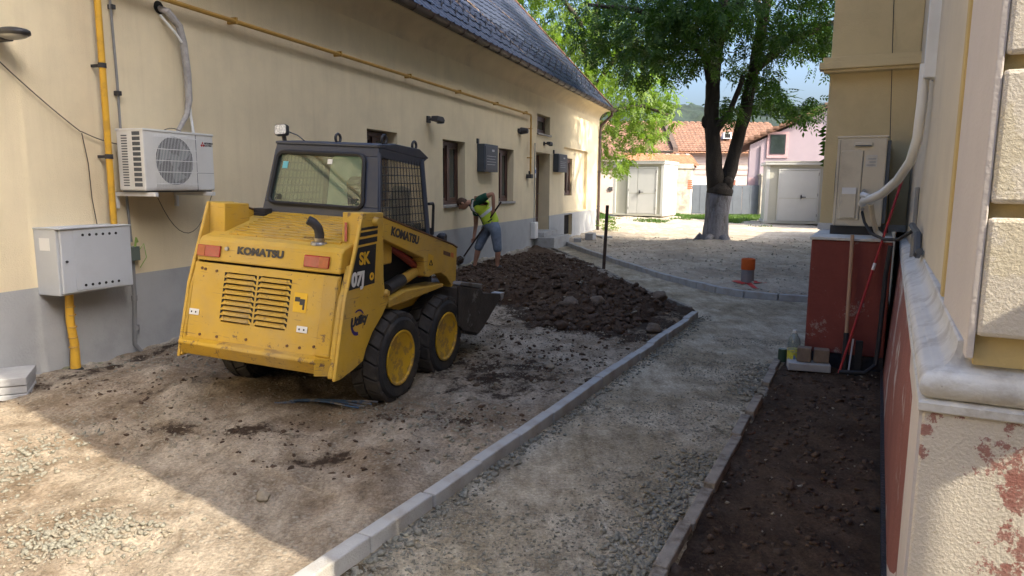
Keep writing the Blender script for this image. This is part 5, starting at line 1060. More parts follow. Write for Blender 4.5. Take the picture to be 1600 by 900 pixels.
# joints (dy<0 = nearer the camera)
pel=P(-.40,.90,0); sp1=P(-.44,1.02,0); sp2=P(-.53,1.17,0); chest=P(-.645,1.275,0); neck0=P(-.76,1.305,0); neck1=P(-.86,1.285,0); skull=P(-.96,1.285,0)
shN=P(-.61,1.365,-.20); elN=P(-.36,1.485,-.30); wrN=P(-.355,1.20,-.26); haN=P(-.36,1.13,-.235)
shF=P(-.70,1.14,.19); elF=P(-.705,.87,.20); wrF=P(-.735,.64,.08); haF=P(-.74,.58,.05)
hN=P(-.32,.86,-.10); kN=P(-.275,.47,-.12); aN=P(-.285,.15,-.10); hF=P(-.47,.86,.10); kF=P(-.64,.47,.08); aF=P(-.715,.14,.08)
body=[[(pel,.10),(sp1,.145),(sp2,.155),(chest,.155),(neck0,.065),(neck1,.06),(skull,.085)],
 [(chest,.155),(shN,.062),(elN,.045),(wrN,.03),(haN,.036)],[(chest,.155),(shF,.062),(elF,.044),(wrF,.03),(haF,.036)],
 [(pel,.10),(hN,.075),(kN,.06),(P(-.27,.36,-.12),.06),(aN,.037),(P(-.285,.07,-.10),.037)],[(pel,.10),(hF,.075),(kF,.06),(P(-.665,.36,.08),.06),(aF,.037),(P(-.72,.065,.08),.037)]]
# fingers curl round the shaft
def fingers(h,d,side):
    out=[]; h=Vector(h)
    for k,(l,off) in enumerate(((.062,-.030),(.072,-.010),(.068,.010),(.052,.028))):
        b=h+Vector((.006,0,off)); out.append([(tuple(h),.036),(tuple(b+Vector((-.02*side,.02*d,0))),.0095),(tuple(b+Vector((-.045*side,.012*d,-.003)) ),.009),(tuple(b+Vector((-.05*side,-.02*d*l/.07,-.006))),.008)])
    out.append([(tuple(h),.036),(tuple(h+Vector((.022*side,.015*d,.022))),.011),(tuple(h+Vector((.012*side,-.02*d,.045))),.0095)])
    return out
body+=fingers(haN,-1,1)+fingers(haF,1,1)
skin(body,'body',m_skin,t)
# head: face turned down to the left
hd=MB(); hd.ball((0,0,0),(.088,.075,.108),16,12); vs=[]
for v in hd.v:
    x,y,z=v
    if x<-.02 and z<-.02: x-=.012*(1-abs(y)/.08)          # jaw and chin forward
    if z<-.05: y*=.82
    vs.append((x,y,z))
hd.v=vs; hd.ball((-.095,0,-.008),(.02,.013,.024),8,6)       # nose
hd.ball((.005,-.077,-.005),(.022,.012,.032),8,6).ball((.005,.077,-.005),(.022,.012,.032),8,6)
head=hd.build('head',m_skin,t,smooth=True); head.scale=(1.1,1.1,1.1); head.location=P(-.945,1.285,0); head.rotation_euler=(0,R(-58),R(4)); head.rotation_euler=(0,R(-52),0)
for y in (-.03,.03): MB().ball((-.08,y,.018),(.010,.013,.008),8,6).build('eye',m_shoe,head,smooth=True); MB().box(-.09,-.078,y-.018,y+.018,.032,.038).build('eyebrow',m_hair,head)
MB().box(-.093,-.085,-.024,.024,-.052,-.046).build('mouth',M('lips',(.22,.08,.06),.6),head,bevel=.002)
hr=MB().ball((0,0,0),(.094,.081,.113),16,12); hr.f=[f for f in hr.f if sum(hr.v[i][2]+.55*hr.v[i][0] for i in f)/len(f)>-.012]; hr.build('hair',m_hair,head,smooth=True)
# clothes
skin([[(P(-.395,.875,0),.17),(P(-.415,.93,0),.178),(sp1,.175),(sp2,.182),(P(-.63,1.26,0),.178),(P(-.72,1.30,0),.12)],[(P(-.63,1.26,0),.178),(P(-.615,1.33,-.13),.10)],[(P(-.63,1.26,0),.178),(P(-.68,1.18,.13),.10)]],'vest',m_vest,t)
skin([[(P(-.63,1.27,0),.14),(P(-.60,1.365,-.19),.085),(P(-.50,1.425,-.255),.074),(P(-.46,1.445,-.27),.068)],[(P(-.63,1.27,0),.14),(shF,.085),(P(-.70,1.02,.205),.07)],[(P(-.63,1.27,0),.14),(P(-.75,1.305,0),.083),(P(-.80,1.30,0),.075)]],'tshirt',m_green,t)
def bandloop(c,ax,r1,r2,w,nm='reflective_band',mat=None):
    c=Vector(c); ax=Vector(ax).normalized(); a=ax.cross(Vector((0,1,0))).normalized(); b=Vector((0,1,0)); n=28; vs=[]
    for i in range(n):
        th=2*math.pi*i/n; p=c+a*r1*math.cos(th)+b*r2*math.sin(th); vs+= [p-ax*w/2,p+ax*w/2]
    return MB().add(vs,[(2*i,2*i+1,(2*i+3)%(2*n),(2*i+2)%(2*n)) for i in range(n)]).build(nm,mat or m_refl,t,smooth=True)
axs=Vector(chest)-Vector(sp1)
bandloop(P(-.50,1.115,0),axs,.162,.172,.055); bandloop(P(-.425,.975,0),axs,.156,.163,.022,'vest_hem',m_shoe)
for dy in (-.105,.105): MB().tube([P(-.53,1.17+.13,dy*1.05),P(-.62,1.36,dy),P(-.74,1.33,dy*.8),P(-.77,1.22,dy*.8),P(-.66,1.09,dy*.9)],.026,6).build('shoulder_band',m_refl,t,smooth=True)
MB().tube([P(-.82,1.27,-.06),P(-.77,1.16,-.09),P(-.66,1.10,-.13),P(-.60,1.02,-.16),P(-.55,.90,-.15)],.010,6).build('vest_edging',m_shoe,t,smooth=True)
skin([[(P(-.405,.95,0),.165),(P(-.395,.85,0),.165),(P(-.34,.86,-.09),.135),(P(-.315,.77,-.11),.118),(P(-.30,.62,-.115),.098),(P(-.28,.46,-.12),.088),(P(-.275,.36,-.12),.08)],[(P(-.395,.85,0),.165),(P(-.50,.77,.09),.112),(P(-.575,.62,.085),.098),(P(-.645,.47,.08),.09),(P(-.665,.37,.08),.08)]],'shorts',m_short,t)
for x,y,z,a in ((-.33,-.10,.045,0),(-.77,.08,.03,0)):
    sh_=MB().ball((0,0,0),(.14,.05,.052),12,8); sh_.v=[(v[0],v[1],max(v[2],-.03)+(.03 if v[0]>.05 else 0)*(v[2]>0)) for v in sh_.v]
    o=sh_.build('shoe',m_shoe,t,smooth=True); o.location=P(x,z+.015,y); o.rotation_euler=(0,0,R(8)); MB().box(-.135,.125,-.045,.045,-.04,-.026).build('sole',m_sole,o,bevel=.012)
# his shovel, held by both hands
S0_=Vector((-.215,13.16,1.325)); S1_=Vector((-.93,13.50,.27))
t=thing('shovel','long dark handled shovel held by the worker with soil on its blade','shovel',S1_)
d=(S1_-S0_); MB().tube([S0_-S1_,(0,0,0)],.017,8).build('handle',M('dark_wood',(.05,.032,.024),.6,0,.2,9),t,smooth=2)
dn=d.normalized(); sd2=dn.cross(Vector((0,0,1))).normalized(); up=sd2.cross(dn)
bl_=MB(); vs=[]
for i in range(6):
    u=i/5; w=.115*(1-.55*max(0,u-.6)/.4*(u>.6)); 
    for j in range(5):
        v=j/4*2-1; vs.append(dn*(.02+.28*u)+sd2*w*v+up*(.03*v*v-.02-.06*u*u*0))
bl_.add(vs,[(i*5+j,i*5+j+1,i*5+j+6,i*5+j+5) for i in range(5) for j in range(4)]); ob=bl_.build('blade',m_steel,t,smooth=True); m=ob.modifiers.new('sol','SOLIDIFY'); m.thickness=.004
lump('soil_on_shovel',S1_.x+dn.x*.15,S1_.y+dn.y*.15,S1_.z+dn.z*.15+.05,.09,m_clod,'dark soil heaped on the blade of the shovel','soil',33)
# ------------------------------------------------------------- stake and orange topped marker
t=thing('steel_post','slim rusty steel post leaning slightly at the edge of the soil heap','post',(1.765,13.5,0))
MB().box(-.025,.025,-.025,.025,-.1,1.27).build('angle_bar',M('rusty_steel',(.075,.05,.04),.75,.2,.3,9),t,bevel=.004); t.rotation_euler=(0,R(2),.3)
t=thing('marker_pipe','short grey pipe with orange painted top and red paint on the ground','pipe',(3.95,11.72,.02))
MB().lathe([(.105,-.05),(.105,.32),(.098,.32),(.098,-.05)],(0,0,0),2,20).build('pipe',m_pvcgrey,t,smooth=2); MB().lathe([(.108,.25),(.112,.26),(.112,.43),(.098,.435),(.09,.43),(.09,.30)],(0,0,0),2,20).build('orange_top',M('orange_marker_paint',(.62,.12,.02),.6,0,.12,9),t,smooth=2)
pp=[];
for k in range(26):
    a=k*.2417; r=.15+.09*random.random(); pp.append((r*1.35*math.cos(a),r*math.sin(a)-.06,.0))
rp_=MB().add([(x,y,float(gz(np.array([3.95+x]),np.array([11.72+y]))[0])-.02+.012) for x,y,_ in pp],[tuple(range(26))]).add([(x*1.0,y,float(gz(np.array([3.95+x]),np.array([11.72+y]))[0])-.02+.012) for x,y in ((-.1,-.2),(.0,-.2),(.02,-.5),(-.06,-.48))],[(0,1,2,3)]); rp_.build('red_paint_patch',M('red_spray',(.5,.05,.04),.8),t)
# ------------------------------------------------------------- trees
m_bark=M('dark_bark',(.055,.045,.035),.95,0,.4,7,1,28,stretch=(1,1,.25)); m_lime=M('limewashed_bark',(.25,.24,.25),.95,0,.25,9,1,30,stretch=(1,1,.3),dirt=(.10,.09,.08),dscale=7,damt=.8,dw=.12)
m_leaf=leafmat('ash_leaf',(.032,.075,.014),(.08,.145,.03),.40); m_leaf2=leafmat('bright_leaf',(.09,.15,.02),(.15,.22,.035),.45)
def un(px,py,D):   # point seen at that pixel, at distance D along the ground
    d=_f*1100+_r*(px-800)-_u*(py-450); k=D/d.y; return Vector((d.x*k,D,1.65+d.z*k))
def leaves(name,centres,radii,per,mat,parent,leaf=.085,droop=.5):
    """compound leaves: a drooping rachis carrying pairs of leaflets"""
    V=[];N=0
    C=np.array([c[:] for c in centres]); Rr=np.array(radii); cnt=np.maximum(14,(per*(Rr/.7)**1.7)).astype(int)
    idx=np.repeat(np.arange(len(C)),cnt); n=len(idx)
    g=rng.standard_normal((n,3)); g/=np.linalg.norm(g,axis=1)[:,None]; base=C[idx]+g*(Rr[idx]*rng.random(n)**.45)[:,None]*np.array([1,1,.8])
    dirv=g*np.array([1,1,.4])+rng.standard_normal((n,3))*.5; dirv[:,2]-=droop; dirv/=np.linalg.norm(dirv,axis=1)[:,None]
    up=np.array([0,0,1.])[None]+rng.standard_normal((n,3))*.45; side=np.cross(dirv,up); side/=np.linalg.norm(side,axis=1)[:,None]+1e-9; nor=np.cross(side,dirv)
    L=(.22+.14*rng.random(n))
    quads=[]
    for j in range(9):
        u=(j//2+1)/5.; s=1 if j%2 else -1
        if j==8: s=0
        a=base+dirv*(L*u)[:,None]-np.array([0,0,.06])*(u*u)
        ld=(side*s*.85+dirv*(.5 if s else 1)+np.array([0,0,-.25])); ld/=np.linalg.norm(ld,axis=1)[:,None]
        wd=np.cross(ld,nor); wd/=np.linalg.norm(wd,axis=1)[:,None]+1e-9; ll=leaf*(.8+.5*rng.random(n))[:,None]; w=ll*.19
        quads.append(np.stack([a,a+ld*ll*.45+wd*w,a+ld*ll,a+ld*ll*.45-wd*w],1))
    Q=np.concatenate(quads).reshape(-1,3); F=np.arange(len(Q)).reshape(-1,4)
    return link(bpy.data.objects.new(name,npmesh(name,Q,F,mat)),parent)
def tubew(pts,rs,n=14,wob=.06,seed=0):
    mb=MB(); P=[];RR=[]
    for i in range(len(pts)-1):
        for k in range(4):
            u=k/4; P.append(Vector(pts[i]).lerp(Vector(pts[i+1]),u)); RR.append(rs[i]+(rs[i+1]-rs[i])*u)
    P.append(Vector(pts[-1])); RR.append(rs[-1]); mb.tube(P,RR,n)
    mb.v=[(x+wob*float(vn(np.array([z*2+y]),np.array([x*4]),2,seed)[0]),y+wob*float(vn(np.array([z*2-x]),np.array([y*4]),2,seed+1)[0]),z) for x,y,z in mb.v]; return mb
T=thing('tree','big forked broadleaf tree with whitewashed trunk base in the courtyard','tree',(5.35,18.75,.1))
O=Vector((5.35,18.75,.1))
def rel(p): return Vector(p)-O
trk=[(5.36,18.75,-.1),(5.38,18.75,.12),(5.39,18.75,.4),(5.41,18.75,1.0),(5.44,18.75,1.45)]
tb=tubew([rel(p) for p in trk],[.42,.365,.325,.305,.325],18,.07,81)
for a in (0.4,1.7,2.9,4.1,5.2): tb.tube([rel((5.37+.3*math.cos(a),18.75+.3*math.sin(a),.35)),rel((5.37+.55*math.cos(a),18.75+.5*math.sin(a),.08)),rel((5.37+.8*math.cos(a),18.75+.7*math.sin(a),-.12))],[.11,.09,.05],8)
tb.build('trunk',m_lime,T,smooth=True)
tubew([rel(p) for p in ((5.44,18.75,1.43),(5.46,18.75,1.56),(5.47,18.75,1.72))],[.332,.34,.24],16,.05,83).build('trunk_fork',m_bark,T,smooth=True)
l1=[(5.35,18.75,1.6),(5.22,18.75,2.65),(5.12,18.7,3.63),(5.16,18.7,4.76),(5.24,18.6,5.9),(5.3,18.5,7.5),(5.2,18.4,9.6)]
r1=[(5.58,18.75,1.55),(5.84,18.78,2.66),(6.04,18.8,3.64),(6.29,18.9,5.08),(6.45,18.95,6.05),(6.65,19,7.5),(6.9,19.2,9.2)]
tubew([rel(p) for p in l1],[.215,.19,.185,.16,.14,.10,.05],14,.05,85).build('limb',m_bark,T,smooth=True)
tubew([rel(p) for p in r1],[.19,.17,.16,.14,.12,.09,.05],14,.05,87).build('limb',m_bark,T,smooth=True)
[MB().ball(rel(c_),r_).build('burl',m_bark,T,smooth=True) for c_,r_ in (((5.0,18.72,3.3),(.12,.12,.18)),((5.26,18.72,3.2),(.11,.11,.14)),((5.62,18.60,1.7),(.15,.13,.20)))]
br=[[(5.14,18.7,3.9),(4.9,18.6,4.9),(4.1,18.4,5.6),(3.0,18.2,5.95),(1.8,18,6.0)],[(5.2,18.7,4.9),(5.0,18.9,6.2),(4.2,19.4,7.2),(3.2,19.8,7.9)],[(6.2,18.85,4.6),(7.0,18.7,5.3),(7.9,18.4,5.7),(8.8,18.2,5.7)],[(5.15,18.7,2.9),(5.5,18.4,3.5),(5.75,18.2,4.4)],[(5.2,18.7,5.2),(5.6,17.8,6.3),(5.6,16.8,6.9)],[(6.4,18.95,5.8),(6.6,20.2,6.8),(7.2,21.3,7.2)],[(5.3,18.6,6.5),(3.9,18,7.6),(2.4,17.5,8.0)],[(6.6,19,7.2),(7.6,18.7,8.2),(8.6,18.5,8.6)]]
for k,b in enumerate(br): 
    n=len(b); tubew([rel(p) for p in b],[.10*(1-i/n)+.02 for i in range(n)],8,.04,90+k).build('branch',m_bark,T,smooth=True)
# crown: clumps where the photograph shows them (pixel, distance), then the part above the frame
cl_=[];cr=[]
def put(px,py,D,r): cl_.append(un(px,py,D)); cr.append(r)
for px,py,r in ((850,35,.8),(885,70,.7),(900,20,.8),(935,60,.9),(945,110,.6),(975,25,.9),(985,85,.8),(995,118,.45),(1025,60,.9),(1040,90,.65),(1060,20,.9),(1065,75,.8),(1085,40,.9),(1090,95,.6),(1105,70,.8),(1100,0,.9),(1140,30,.6),(1160,15,.7),(1165,60,.45),(1178,100,.35),(1160,110,.35),(1195,60,.6),(1215,30,.8),(1235,60,.5),(1205,120,.4),(1250,20,.9),(1270,60,.6),(1180,130,.36),(1210,150,.34),(1235,172,.3),(1258,180,.2),(1225,140,.28),(1195,160,.26),(1180,120,.5),(1200,140,.3),(1225,160,.3),(1185,155,.3),(1200,85,.45),(1290,30,.7),(1300,70,.35),(1130,170,.26),(1140,160,.22),(1133,188,.16),(820,10,.7),(1010,100,.7),(955,135,.35),(1270,175,.16),(1290,160,.14)):
    if px<815+py*.94+r*45: continue
    for k in range(2): put(px+random.gauss(0,8),py+random.gauss(0,6),18.5+random.gauss(0,.9),r*.8)
for k in range(120):
    a=random.random()*6.283; q=random.random()**.5; z=random.uniform(5.2,11.5); w=1-((z-7.5)/4.6)**2
    if w<=0: continue
    if 5.2+4.8*math.sqrt(w)*q*math.cos(a)<2.9: continue
    cl_.append(Vector((5.2+4.8*math.sqrt(w)*q*math.cos(a),18.9+4.3*math.sqrt(w)*q*math.sin(a),z))); cr.append(random.uniform(.6,1.0))
lv=leaves('crown',[rel(c) for c in cl_],cr,54,m_leaf,T,.115,.6)
# brighter tree standing behind the house end
T2=thing('tree','sunlit bright green tree hanging its foliage behind the house end and white cabin','tree',(2.35,29.5,.1)); O=Vector((2.35,29.5,.1))
tubew([rel(p) for p in ((2.35,29.5,-.1),(2.4,29.5,2.5),(2.6,29.4,4.5),(3.2,29.2,6.6),(3.3,29,9))],[.28,.24,.2,.15,.06],12,.05,95).build('trunk',m_bark,T2,smooth=True)
for k,b in enumerate(([(2.5,29.4,3.6),(3.8,29.2,4.6),(5.2,29,4.8),(6.3,28.8,4.4)],[(2.6,29.4,4.6),(3.6,29.3,6),(4.4,29.2,7.2)],[(2.6,29.4,4.5),(1.2,29.6,6.3),(-.2,29.9,7.6)],[(3.0,29.3,6),(2.6,29,8),(1.4,28.7,9.4)])): tubew([rel(p) for p in b],[.11*(1-i/4)+.02 for i in range(4)],8,.04,97+k).build('branch',m_bark,T2,smooth=True)
cl_=[];cr=[]
for px,py,r in ((955,150,.9),(980,165,.9),(1005,150,.9),(1030,165,.7),(1000,185,.8),(970,195,.8),(1020,195,.7),(1040,190,.45),(955,220,.7),(985,215,.7),(1005,222,.45),(960,250,.5),(975,245,.4),(950,190,.6),(940,235,.45),(965,268,.28),(990,140,.7),(930,150,.7),(900,110,.9),(930,110,.9),(870,70,.9),(905,80,.9),(940,80,1.),(960,110,.9),(880,120,.5),(990,110,.9),(1015,125,.7),(845,40,.8),(1000,60,1.),(960,50,1.),(910,40,1.),(1040,150,.5),(1047,170,.4),(1025,213,.35)):
    for k in range(2): put(px+random.gauss(0,6),py+random.gauss(0,5),28.8+random.gauss(0,1.0),r)
for k in range(60): cl_.append(Vector((random.gauss(1.6,2.2),random.gauss(29.8,1.8),random.uniform(7,11.5)))); cr.append(random.uniform(.7,1.2))
leaves('crown',[rel(c) for c in cl_],cr,26,m_leaf2,T2,.15,.55)
# ------------------------------------------------------------- white cabins
m_cabin=M('cabin_panel',(.43,.43,.375),.45,0,.04,2,.06,30,dirt=(.4,.39,.33),dscale=1.2,damt=.2,dw=.3); m_cabdoor=M('cabin_door',(.52,.53,.52),.4,0,.03,3)
def cabin(label,org,rz,W_,D_,H_,dx0,dx1,split,zb_):
    t=thing('cabin',label,'cabin',(org[0],org[1],zb_),rz,'white storage cabins at the back of the courtyard')
    MB().box(.06,W_-.06,.06,D_-.06,.10,H_-.1).build('walls',m_cabin,t); MB().box(-.0,W_,0,D_,.0,.10).build('base_frame',m_cabin,t,bevel=.01)
    rf=MB().box(-.06,W_+.06,-.10,D_+.06,H_-.14,H_).build('roof',m_cabdoor,t,bevel=.015); MB().box(-.07,W_+.07,-.115,-.101,H_-.03,H_+.015).build('roof_trim',m_cabin,rf)
    for x in (0,W_-.14): MB().box(x,x+.14,0,.059,.10,H_-.14).build('corner_post',m_cabdoor,t,bevel=.01)
    MB().box(W_-.059,W_,.0601,D_,.10,H_-.14).build('end_panel',m_cabdoor if split else m_cabin,t)
    fr=MB().box(dx0-.06,dx0,-.012,.06,.10,2.22).box(dx1,dx1+.06,-.012,.06,.10,2.22).box(dx0-.06,dx1+.06,-.012,.06,2.22,2.28).build('door_frame',m_cabdoor,t,bevel=.006)
    lv_=[(dx0,dx0+(dx1-dx0)*.32),(dx0+(dx1-dx0)*.32+.008,dx1)] if split else [(dx0,dx1)]
    for a,b in lv_:
        d=MB().box(a+.005,b-.005,.005,.05,.12,2.21).build('door',m_cabdoor,t,bevel=.006)
        MB().box(a+.01,b-.01,.0,.0045,1.05,1.075).build('door_rail',m_cabin,d)
        for z in (.3,1.15,2.0): MB().box((b-.005 if b==dx1 else a-.02),(b+.03 if b==dx1 else a+.012),-.02,.004,z,z+.12).build('hinge',m_metal,d)
    hx=lv_[-1][0]+.1 if split else (dx0+dx1)/2+.1
    MB().box(hx,hx+.2,-.06,-.04,1.10,1.13).box(hx,hx+.04,-.06,.004,1.05,1.2).build('handle',m_darkmetal,fr)
    for x in (.15,W_/2,W_-.3): MB().box(x,x+.2,.1,D_-.1,-.22,-.001).build('support_block',m_block,t)
    return t
aR=math.atan2(-.4585,.8887)
cabin('white storage cabin with a two leaf door under the hanging foliage',(4.80,34.05),aR,2.45,2.4,2.56,.78,2.08,True,.22)
cabin('white storage cabin with a single wide door by the pink house',(10.66,30.0),math.atan2(-.25,.968),3.3,2.4,2.58,.55,2.05,False,.10)
# ------------------------------------------------------------- walls, pillar, gate
m_pw=M('old_pink_render',(.46,.38,.34),.95,0,.10,1.5,.3,30,dirt=(.34,.29,.2),dscale=1.1,damt=.5,dw=.2); m_old=M('old_wall_render',(.42,.38,.31),.95,0,.2,2.5,.4,25,dirt=(.22,.19,.15),dscale=1.6,damt=.8,dw=.12); m_brick=M('red_brick',(.36,.13,.07),.9,0,.25,4,.3,40)
m_gate=M('blue_grey_gate',(.11,.125,.145),.55,.2,.1,2,dirt=(.06,.06,.06),dscale=2,damt=.4,dw=.3); m_rt=M('old_red_tile',(.21,.115,.075),.9,0,.3,2.5,.4,15,dirt=(.13,.09,.07),dscale=2.2,damt=.6,dw=.2,extra=[((.33,.22,.13),5,.58,.1,.5)]); m_rt2=M('new_orange_tile',(.38,.19,.105),.85,0,.2,3,.3,20)
t=thing('garden_wall','old pinkish rendered wall behind the white cabin on the left','wall',(2.5,38.2,.1)); MB().box(0,6.2,0,.3,-.2,2.35).build('wall',m_pw,t,bevel=.02); MB().box(-.05,6.25,-.06,.36,2.35,2.42).build('tile_coping',m_rt,t); MB().box(2.65,2.85,-.08,0,1.25,1.45).build('meter',m_darkmetal,t)
t=thing('gate_pillar','weathered old masonry gate pillar between the cabin and the grey gate','pillar',(8.72,38,.12)); MB().box(0,.86,0,.7,-.1,2.42).build('shaft',m_old,t,bevel=.02); MB().box(-.06,.92,-.06,.76,2.42,2.54).box(-.02,.88,-.02,.72,2.54,2.68).build('cap',m_old,t,bevel=.02)
for k in range(5): MB().box(.62,.87,-.012,.001,1.35+.10*k,1.43+.10*k).build('brick',m_brick,t)
MB().box(.78,.862,-.006,.0,.1,2.3).build('white_edge',m_white,t)
t=thing('gate','blue grey sheet metal gate standing behind the tree trunk','gate',(9.65,38.2,.12))
for k in range(4): MB().box(.895*k+.01,.895*k+.885,0,.04,.05,1.58).build('panel',m_gate,t); MB().box(.895*k+.42,.895*k+.47,-.012,-.001,.05,1.58).build('rib',m_gate,t)
MB().box(0,3.6,.0401,.10,.15,.22).box(0,3.6,.0401,.10,1.4,1.48).build('rail',m_gate,t)
MB().box(0,1.0,.35,.41,1.18,2.05).build('upper_panel',m_white,t); MB().box(.05,.12,.411,.47,-.1,2.0).build('post',m_metal,t)
t=thing('gate_pillar','narrow old masonry pillar at the right end of the grey gate','pillar',(13.22,37.9,.1)); MB().box(0,.35,0,.5,-.1,2.1).build('shaft',m_old,t,bevel=.02); MB().box(-.04,.39,-.04,.54,2.1,2.2).build('cap',m_old,t,bevel=.01)
# tiled roofs: rows of tiles as real steps
def tileroof(parent,p0,p1,run,rise,rows,mat,nm='roof',cols=0,th=.06):
    """p0->p1 eave line, run/rise of the slope going away; stepped courses"""
    p0=Vector(p0); p1=Vector(p1); e=p1-p0; L=e.length; ex_=e/L; back=Vector((-ex_.y,ex_.x,0)); mb=MB(); n=cols or max(8,int(L/.22))
    vs=[];fs=[]
    for r_ in range(rows):
        for (u,dz) in ((r_/rows,th),((r_+1)/rows,0.008)):
            for c in range(n*2+1):
                bump=.035*(c%2); vs.append(p0+ex_*(L*c/(2*n))+back*(run*u)+Vector((0,0,rise*u+dz+bump)))
    w=2*n+1
    for r_ in range(rows*2-1):
        for c in range(w-1): fs.append((r_*w+c,r_*w+c+1,(r_+1)*w+c+1,(r_+1)*w+c))
    return mb.add(vs,fs).build(nm,mat,parent)
t=thing('tiled_shed','low shed with old orange tiled roof between cabin and pillar','shed',(6.9,42,.1))
tileroof(t,(-.2,-.4,2.72),(4.0,-.4,2.62),2.2,.78,9,m_rt2); MB().box(0,3.8,-.1,4,-.1,2.6).build('walls',m_pw,t); MB().prism([(-.4,2.6),(1.8,3.35),(4,2.6)],0,3.79,3.83).build('gable',m_brick,t)
for k in range(14): MB().ball((-.15+.3*k,1.8,3.42),(.17,.10,.07),8,5).build('ridge_tile',m_pw if k%2 else m_rt2,t,smooth=True)
t=thing('low_house','low building with dark red roof seen under the hanging foliage','house',(2.2,44,.1)); MB().box(0,4.6,0,5,-.1,3.0).build('walls',m_pw,t); tileroof(t,(-.2,-.4,3.0),(4.8,-.4,3.0),2.9,.9,8,m_rt)
t=thing('tiled_house','long pale house with an old brown red tiled roof behind the gate','house',(5.5,52,.1))
tileroof(t,(0,-.5,3.95),(14.5,-.5,3.95),4.6,2.45,16,m_rt,cols=50); tileroof(t,(6.0,-.62,3.82),(14.5,-.62,3.82),.55,.29,2,m_rt2,'eave_tiles',cols=36)
MB().box(0,14,.0,9,-.1,4.0).build('walls',m_pw,t);
MB().prism([(-.5,3.9),(4.1,6.38),(4.1,6.75),(-.5,4.25)],0,6.0,6.35).build('firewall',M('shadowed_old_brick',(.10,.07,.055),.95,0,.3,3),t)  # raised firewall; the dark colour stands for its shadow line on the roof
m_band=M('house_bands',(.40,.33,.30),.9,0,.1,2)
for k in range(4): MB().box(6.2,13.9,-.05,-.001,2.35+.38*k,2.5+.38*k).build('facade_band',m_band,t)
for x in (8.4,10.4,12.2): 
    f=MB().box(x-.5,x+.5,-.06,-.001,.2,2.15).build('door_surround',m_white,t); MB().box(x-.36,x+.36,-.08,-.061,.2,2.0).build('door',M('brick_red_door',(.22,.08,.05),.7) if x==8.4 else bpy.data.materials['brick_red_door'],f)
MB().box(10.0,10.6,.95,1.5,5.0,5.45).build('skylight',m_white,t); MB().box(10.1,10.5,.93,.949,5.07,5.35).build('skylight_glass',m_hole,t)
for k in range(30): MB().ball((.25+.48*k,4.1,6.42),(.26,.12,.09),8,5).build('ridge_tile',m_rt,t,smooth=True)
# pink house with sloping verge
m_pink=M('lilac_pink_render',(.37,.30,.325),.92,0,.05,1,.15,40,dirt=(.42,.35,.36),dscale=.8,damt=.35,dw=.3); m_surr=M('pink_surround',(.52,.34,.34),.9)
t=thing('pink_house','lilac pink gabled house behind the right cabin','house',(12.75,38.6,.1),-.31)
MB().prism([(0,-.1),(8.6,-.1),(8.6,3.75),(4.3,5.75),(0,3.75)],1,0,8).build('wall',m_pink,t)
for sgn in (0,1):
    if sgn==0: P_=[(-.55,3.62),(4.3,5.88),(4.3,6.02),(-.6,3.74)]
    else: P_=[(9.15,3.62),(4.3,5.88),(4.3,6.02),(9.2,3.74)]
    MB().prism(P_,1,-.35,8.3).build('roof',m_rt,t)
    for k in range(16):
        u=k/16; x=P_[3][0]+(P_[2][0]-P_[3][0])*u; z=P_[3][1]+(P_[2][1]-P_[3][1])*u; MB().box(x-.16,x+.16,-.42,-.20,z-.04,z+.09).build('verge_tile',m_rt,t)
f=MB().box(.86,1.92,-.05,-.001,3.05,4.42).build('window_surround',m_surr,t); f2=MB().box(1.0,1.78,-.075,-.051,3.25,4.28).build('window',m_darkmetal,f); 
MB().box(1.05,1.73,-.078,-.0755,3.30,4.23).build('pane',m_pane,f2)
MB().box(.55,.63,-.08,-.001,-.1,3.7).build('rain_pipe',m_pink,t); MB().box(-.003,.35,-.02,-.001,.2,2.0).build('red_base_panel',m_surr,t)
t2=thing('air_conditioner','small white outdoor air conditioner on the pink house above the right cabin','air conditioner',(14.75,38.2,2.8)); MB().box(0,.9,-.02,.3,0,.58).build('casing',m_white,t2,bevel=.02); MB().lathe([(0,-.03),(.23,-.03),(.24,-.01)],(.32,0,.29),1,24).build('fan_grille',m_fin,t2); MB().box(.1,.14,.0,.36,-.08,0).box(.75,.79,.0,.36,-.08,0).build('bracket',m_metal,t2)
# unseen outbuilding added behind the wing so its ridge shades the right cabin
t=thing('shade_outbuilding','narrow unseen outbuilding added behind the wing to shade the right cabin','house',(13.0,26.3,0)); MB().box(0,9,0,2.4,-.1,3.6).build('wall',m_pink,t); MB().prism([(-.2,3.601),(1.2,4.85),(2.6,3.601)],0,-.05,9.2).build('roof',m_rt,t)
# ivy sprig by the wing corner
t=thing('ivy_sprig','small dark leafy sprig sticking out beside the yellow wing wall','plant',Rw(9.6,.55,2.05)); MB().tube([(0,0,-.2),(-.05,.05,.3)],.005,5).build('stem',m_bark,t); iv=MB()
for k in range(11): a=k*2.4; c=Vector((-.02-.004*k,.02+.003*k,-.12+.045*k)); d=Vector((-.55*abs(math.cos(a))-.3,.3*math.sin(a),-.15)).normalized()*.12; w=d.cross(Vector((.2,1,.6))).normalized()*.03; iv.add([c,c+d*.5+w,c+d,c+d*.5-w],[(0,1,2,3)])
iv.build('foliage',m_leaf,t)
# weeds at the house corner
t=thing('weeds','tuft of green weeds at the foot of the house corner downpipe','plant',Lw(19.4,.35,.03)); leaves('foliage',[Vector((0,0,.15)),Vector((.15,.2,.1)),Vector((-.1,.15,.25))],[.22,.2,.2],120,m_leaf2,t,.10,-.5)
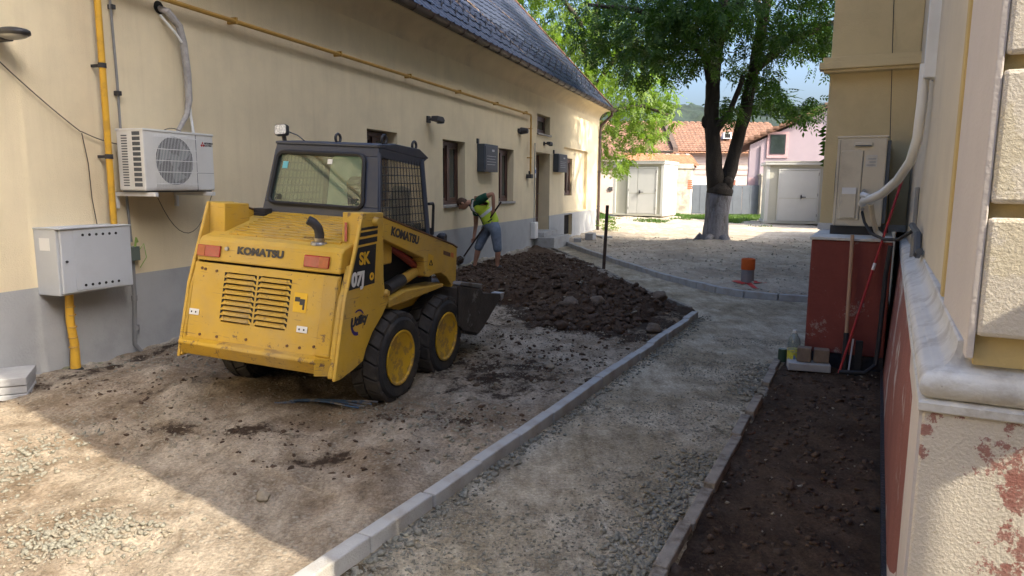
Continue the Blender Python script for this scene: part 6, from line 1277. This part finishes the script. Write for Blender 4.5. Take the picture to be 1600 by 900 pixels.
# grass strip: blades
def grass(n):
    x=rng.uniform(2.6,17,n); y=rng.uniform(27.5,38,n); d=fbm(x,y,.5,110,3)+.18*(y-30.5)-.12*np.abs(x-9)*.3; k=(d>-.05+.3*rng.random(n))&~((x>4.6)&(x<8.2)&(y>32.2)); return np.stack([x,y],1)[k]
gp_=scatter(26000,grass); n=len(gp_); h=.05+.09*rng.random(n); a=rng.random(n)*6.283; z=gz(gp_[:,0],gp_[:,1]); b=np.stack([gp_[:,0],gp_[:,1],z-.01],1); wv=np.stack([np.cos(a),np.sin(a),0*a],1)*.022; tip=np.stack([rng.normal(0,.04,n),rng.normal(0,.04,n),h],1)
Q=np.stack([b-wv,b+wv,b+tip],1).reshape(-1,3); o=link(bpy.data.objects.new('grass',npmesh('grass',Q,np.arange(len(Q)).reshape(-1,3),m_grass))); props(o,kind='stuff')
# ------------------------------------------------------------- hills
def hill(name,y0,w,crest,depth,mat,seed,step):
    xs=np.arange(-w,w,step); ys=np.linspace(0,depth,34); X,Y=np.meshgrid(xs,ys); u=Y/depth
    c=np.interp(X,[q[0] for q in crest],[q[1] for q in crest]); Z=c*np.sin(u*math.pi/2)**.9+fbm(X,Y,1/90,seed,3)*14*u+np.abs(fbm(X,Y,1/14,seed+3,3,.7))*9-6
    idx=np.arange(X.size).reshape(X.shape); F=np.stack([idx[:-1,:-1],idx[:-1,1:],idx[1:,1:],idx[1:,:-1]],-1).reshape(-1,4)
    o=link(bpy.data.objects.new(name,npmesh(name,np.stack([X,Y+y0,Z],-1).reshape(-1,3),F,mat,True))); return props(o,kind='structure')
m_hill=M('hazed_wooded_hill',(.020,.034,.026),1,0,.55,.05,0,0,extra=[((.032,.045,.024),.02,.5,.15,.6),((.010,.018,.016),.13,.52,.1,.7)])  # bluish green carries the distance haze in the colour; no air is modelled
hill('hill',520,900,[(-900,40),(-200,60),(40,84),(150,92),(200,88),(270,78),(320,84),(500,70),(900,40)],260,m_hill,120,5)
m_fir=M('dark_conifers',(.03,.05,.035),1,0,.3,.2)
fv=MB()
for k in range(900):
    x=random.uniform(235,420); u=random.uniform(.75,1); zc=np.interp(x,[-900,-200,40,150,200,270,320,500,900],[40,60,84,92,88,78,84,70,40])*math.sin(u*math.pi/2)**.9; h=random.uniform(4,8); r=h*.23; y=520+260*u; pts=[]
    fv.add([(x+r*math.cos(i*1.2566),y+r*math.sin(i*1.2566),zc-3) for i in range(5)]+[(x,y,zc+h*.8)],[(i,(i+1)%5,5) for i in range(5)])
o=fv.build('hill_forest',m_fir,None); o['kind']='stuff'
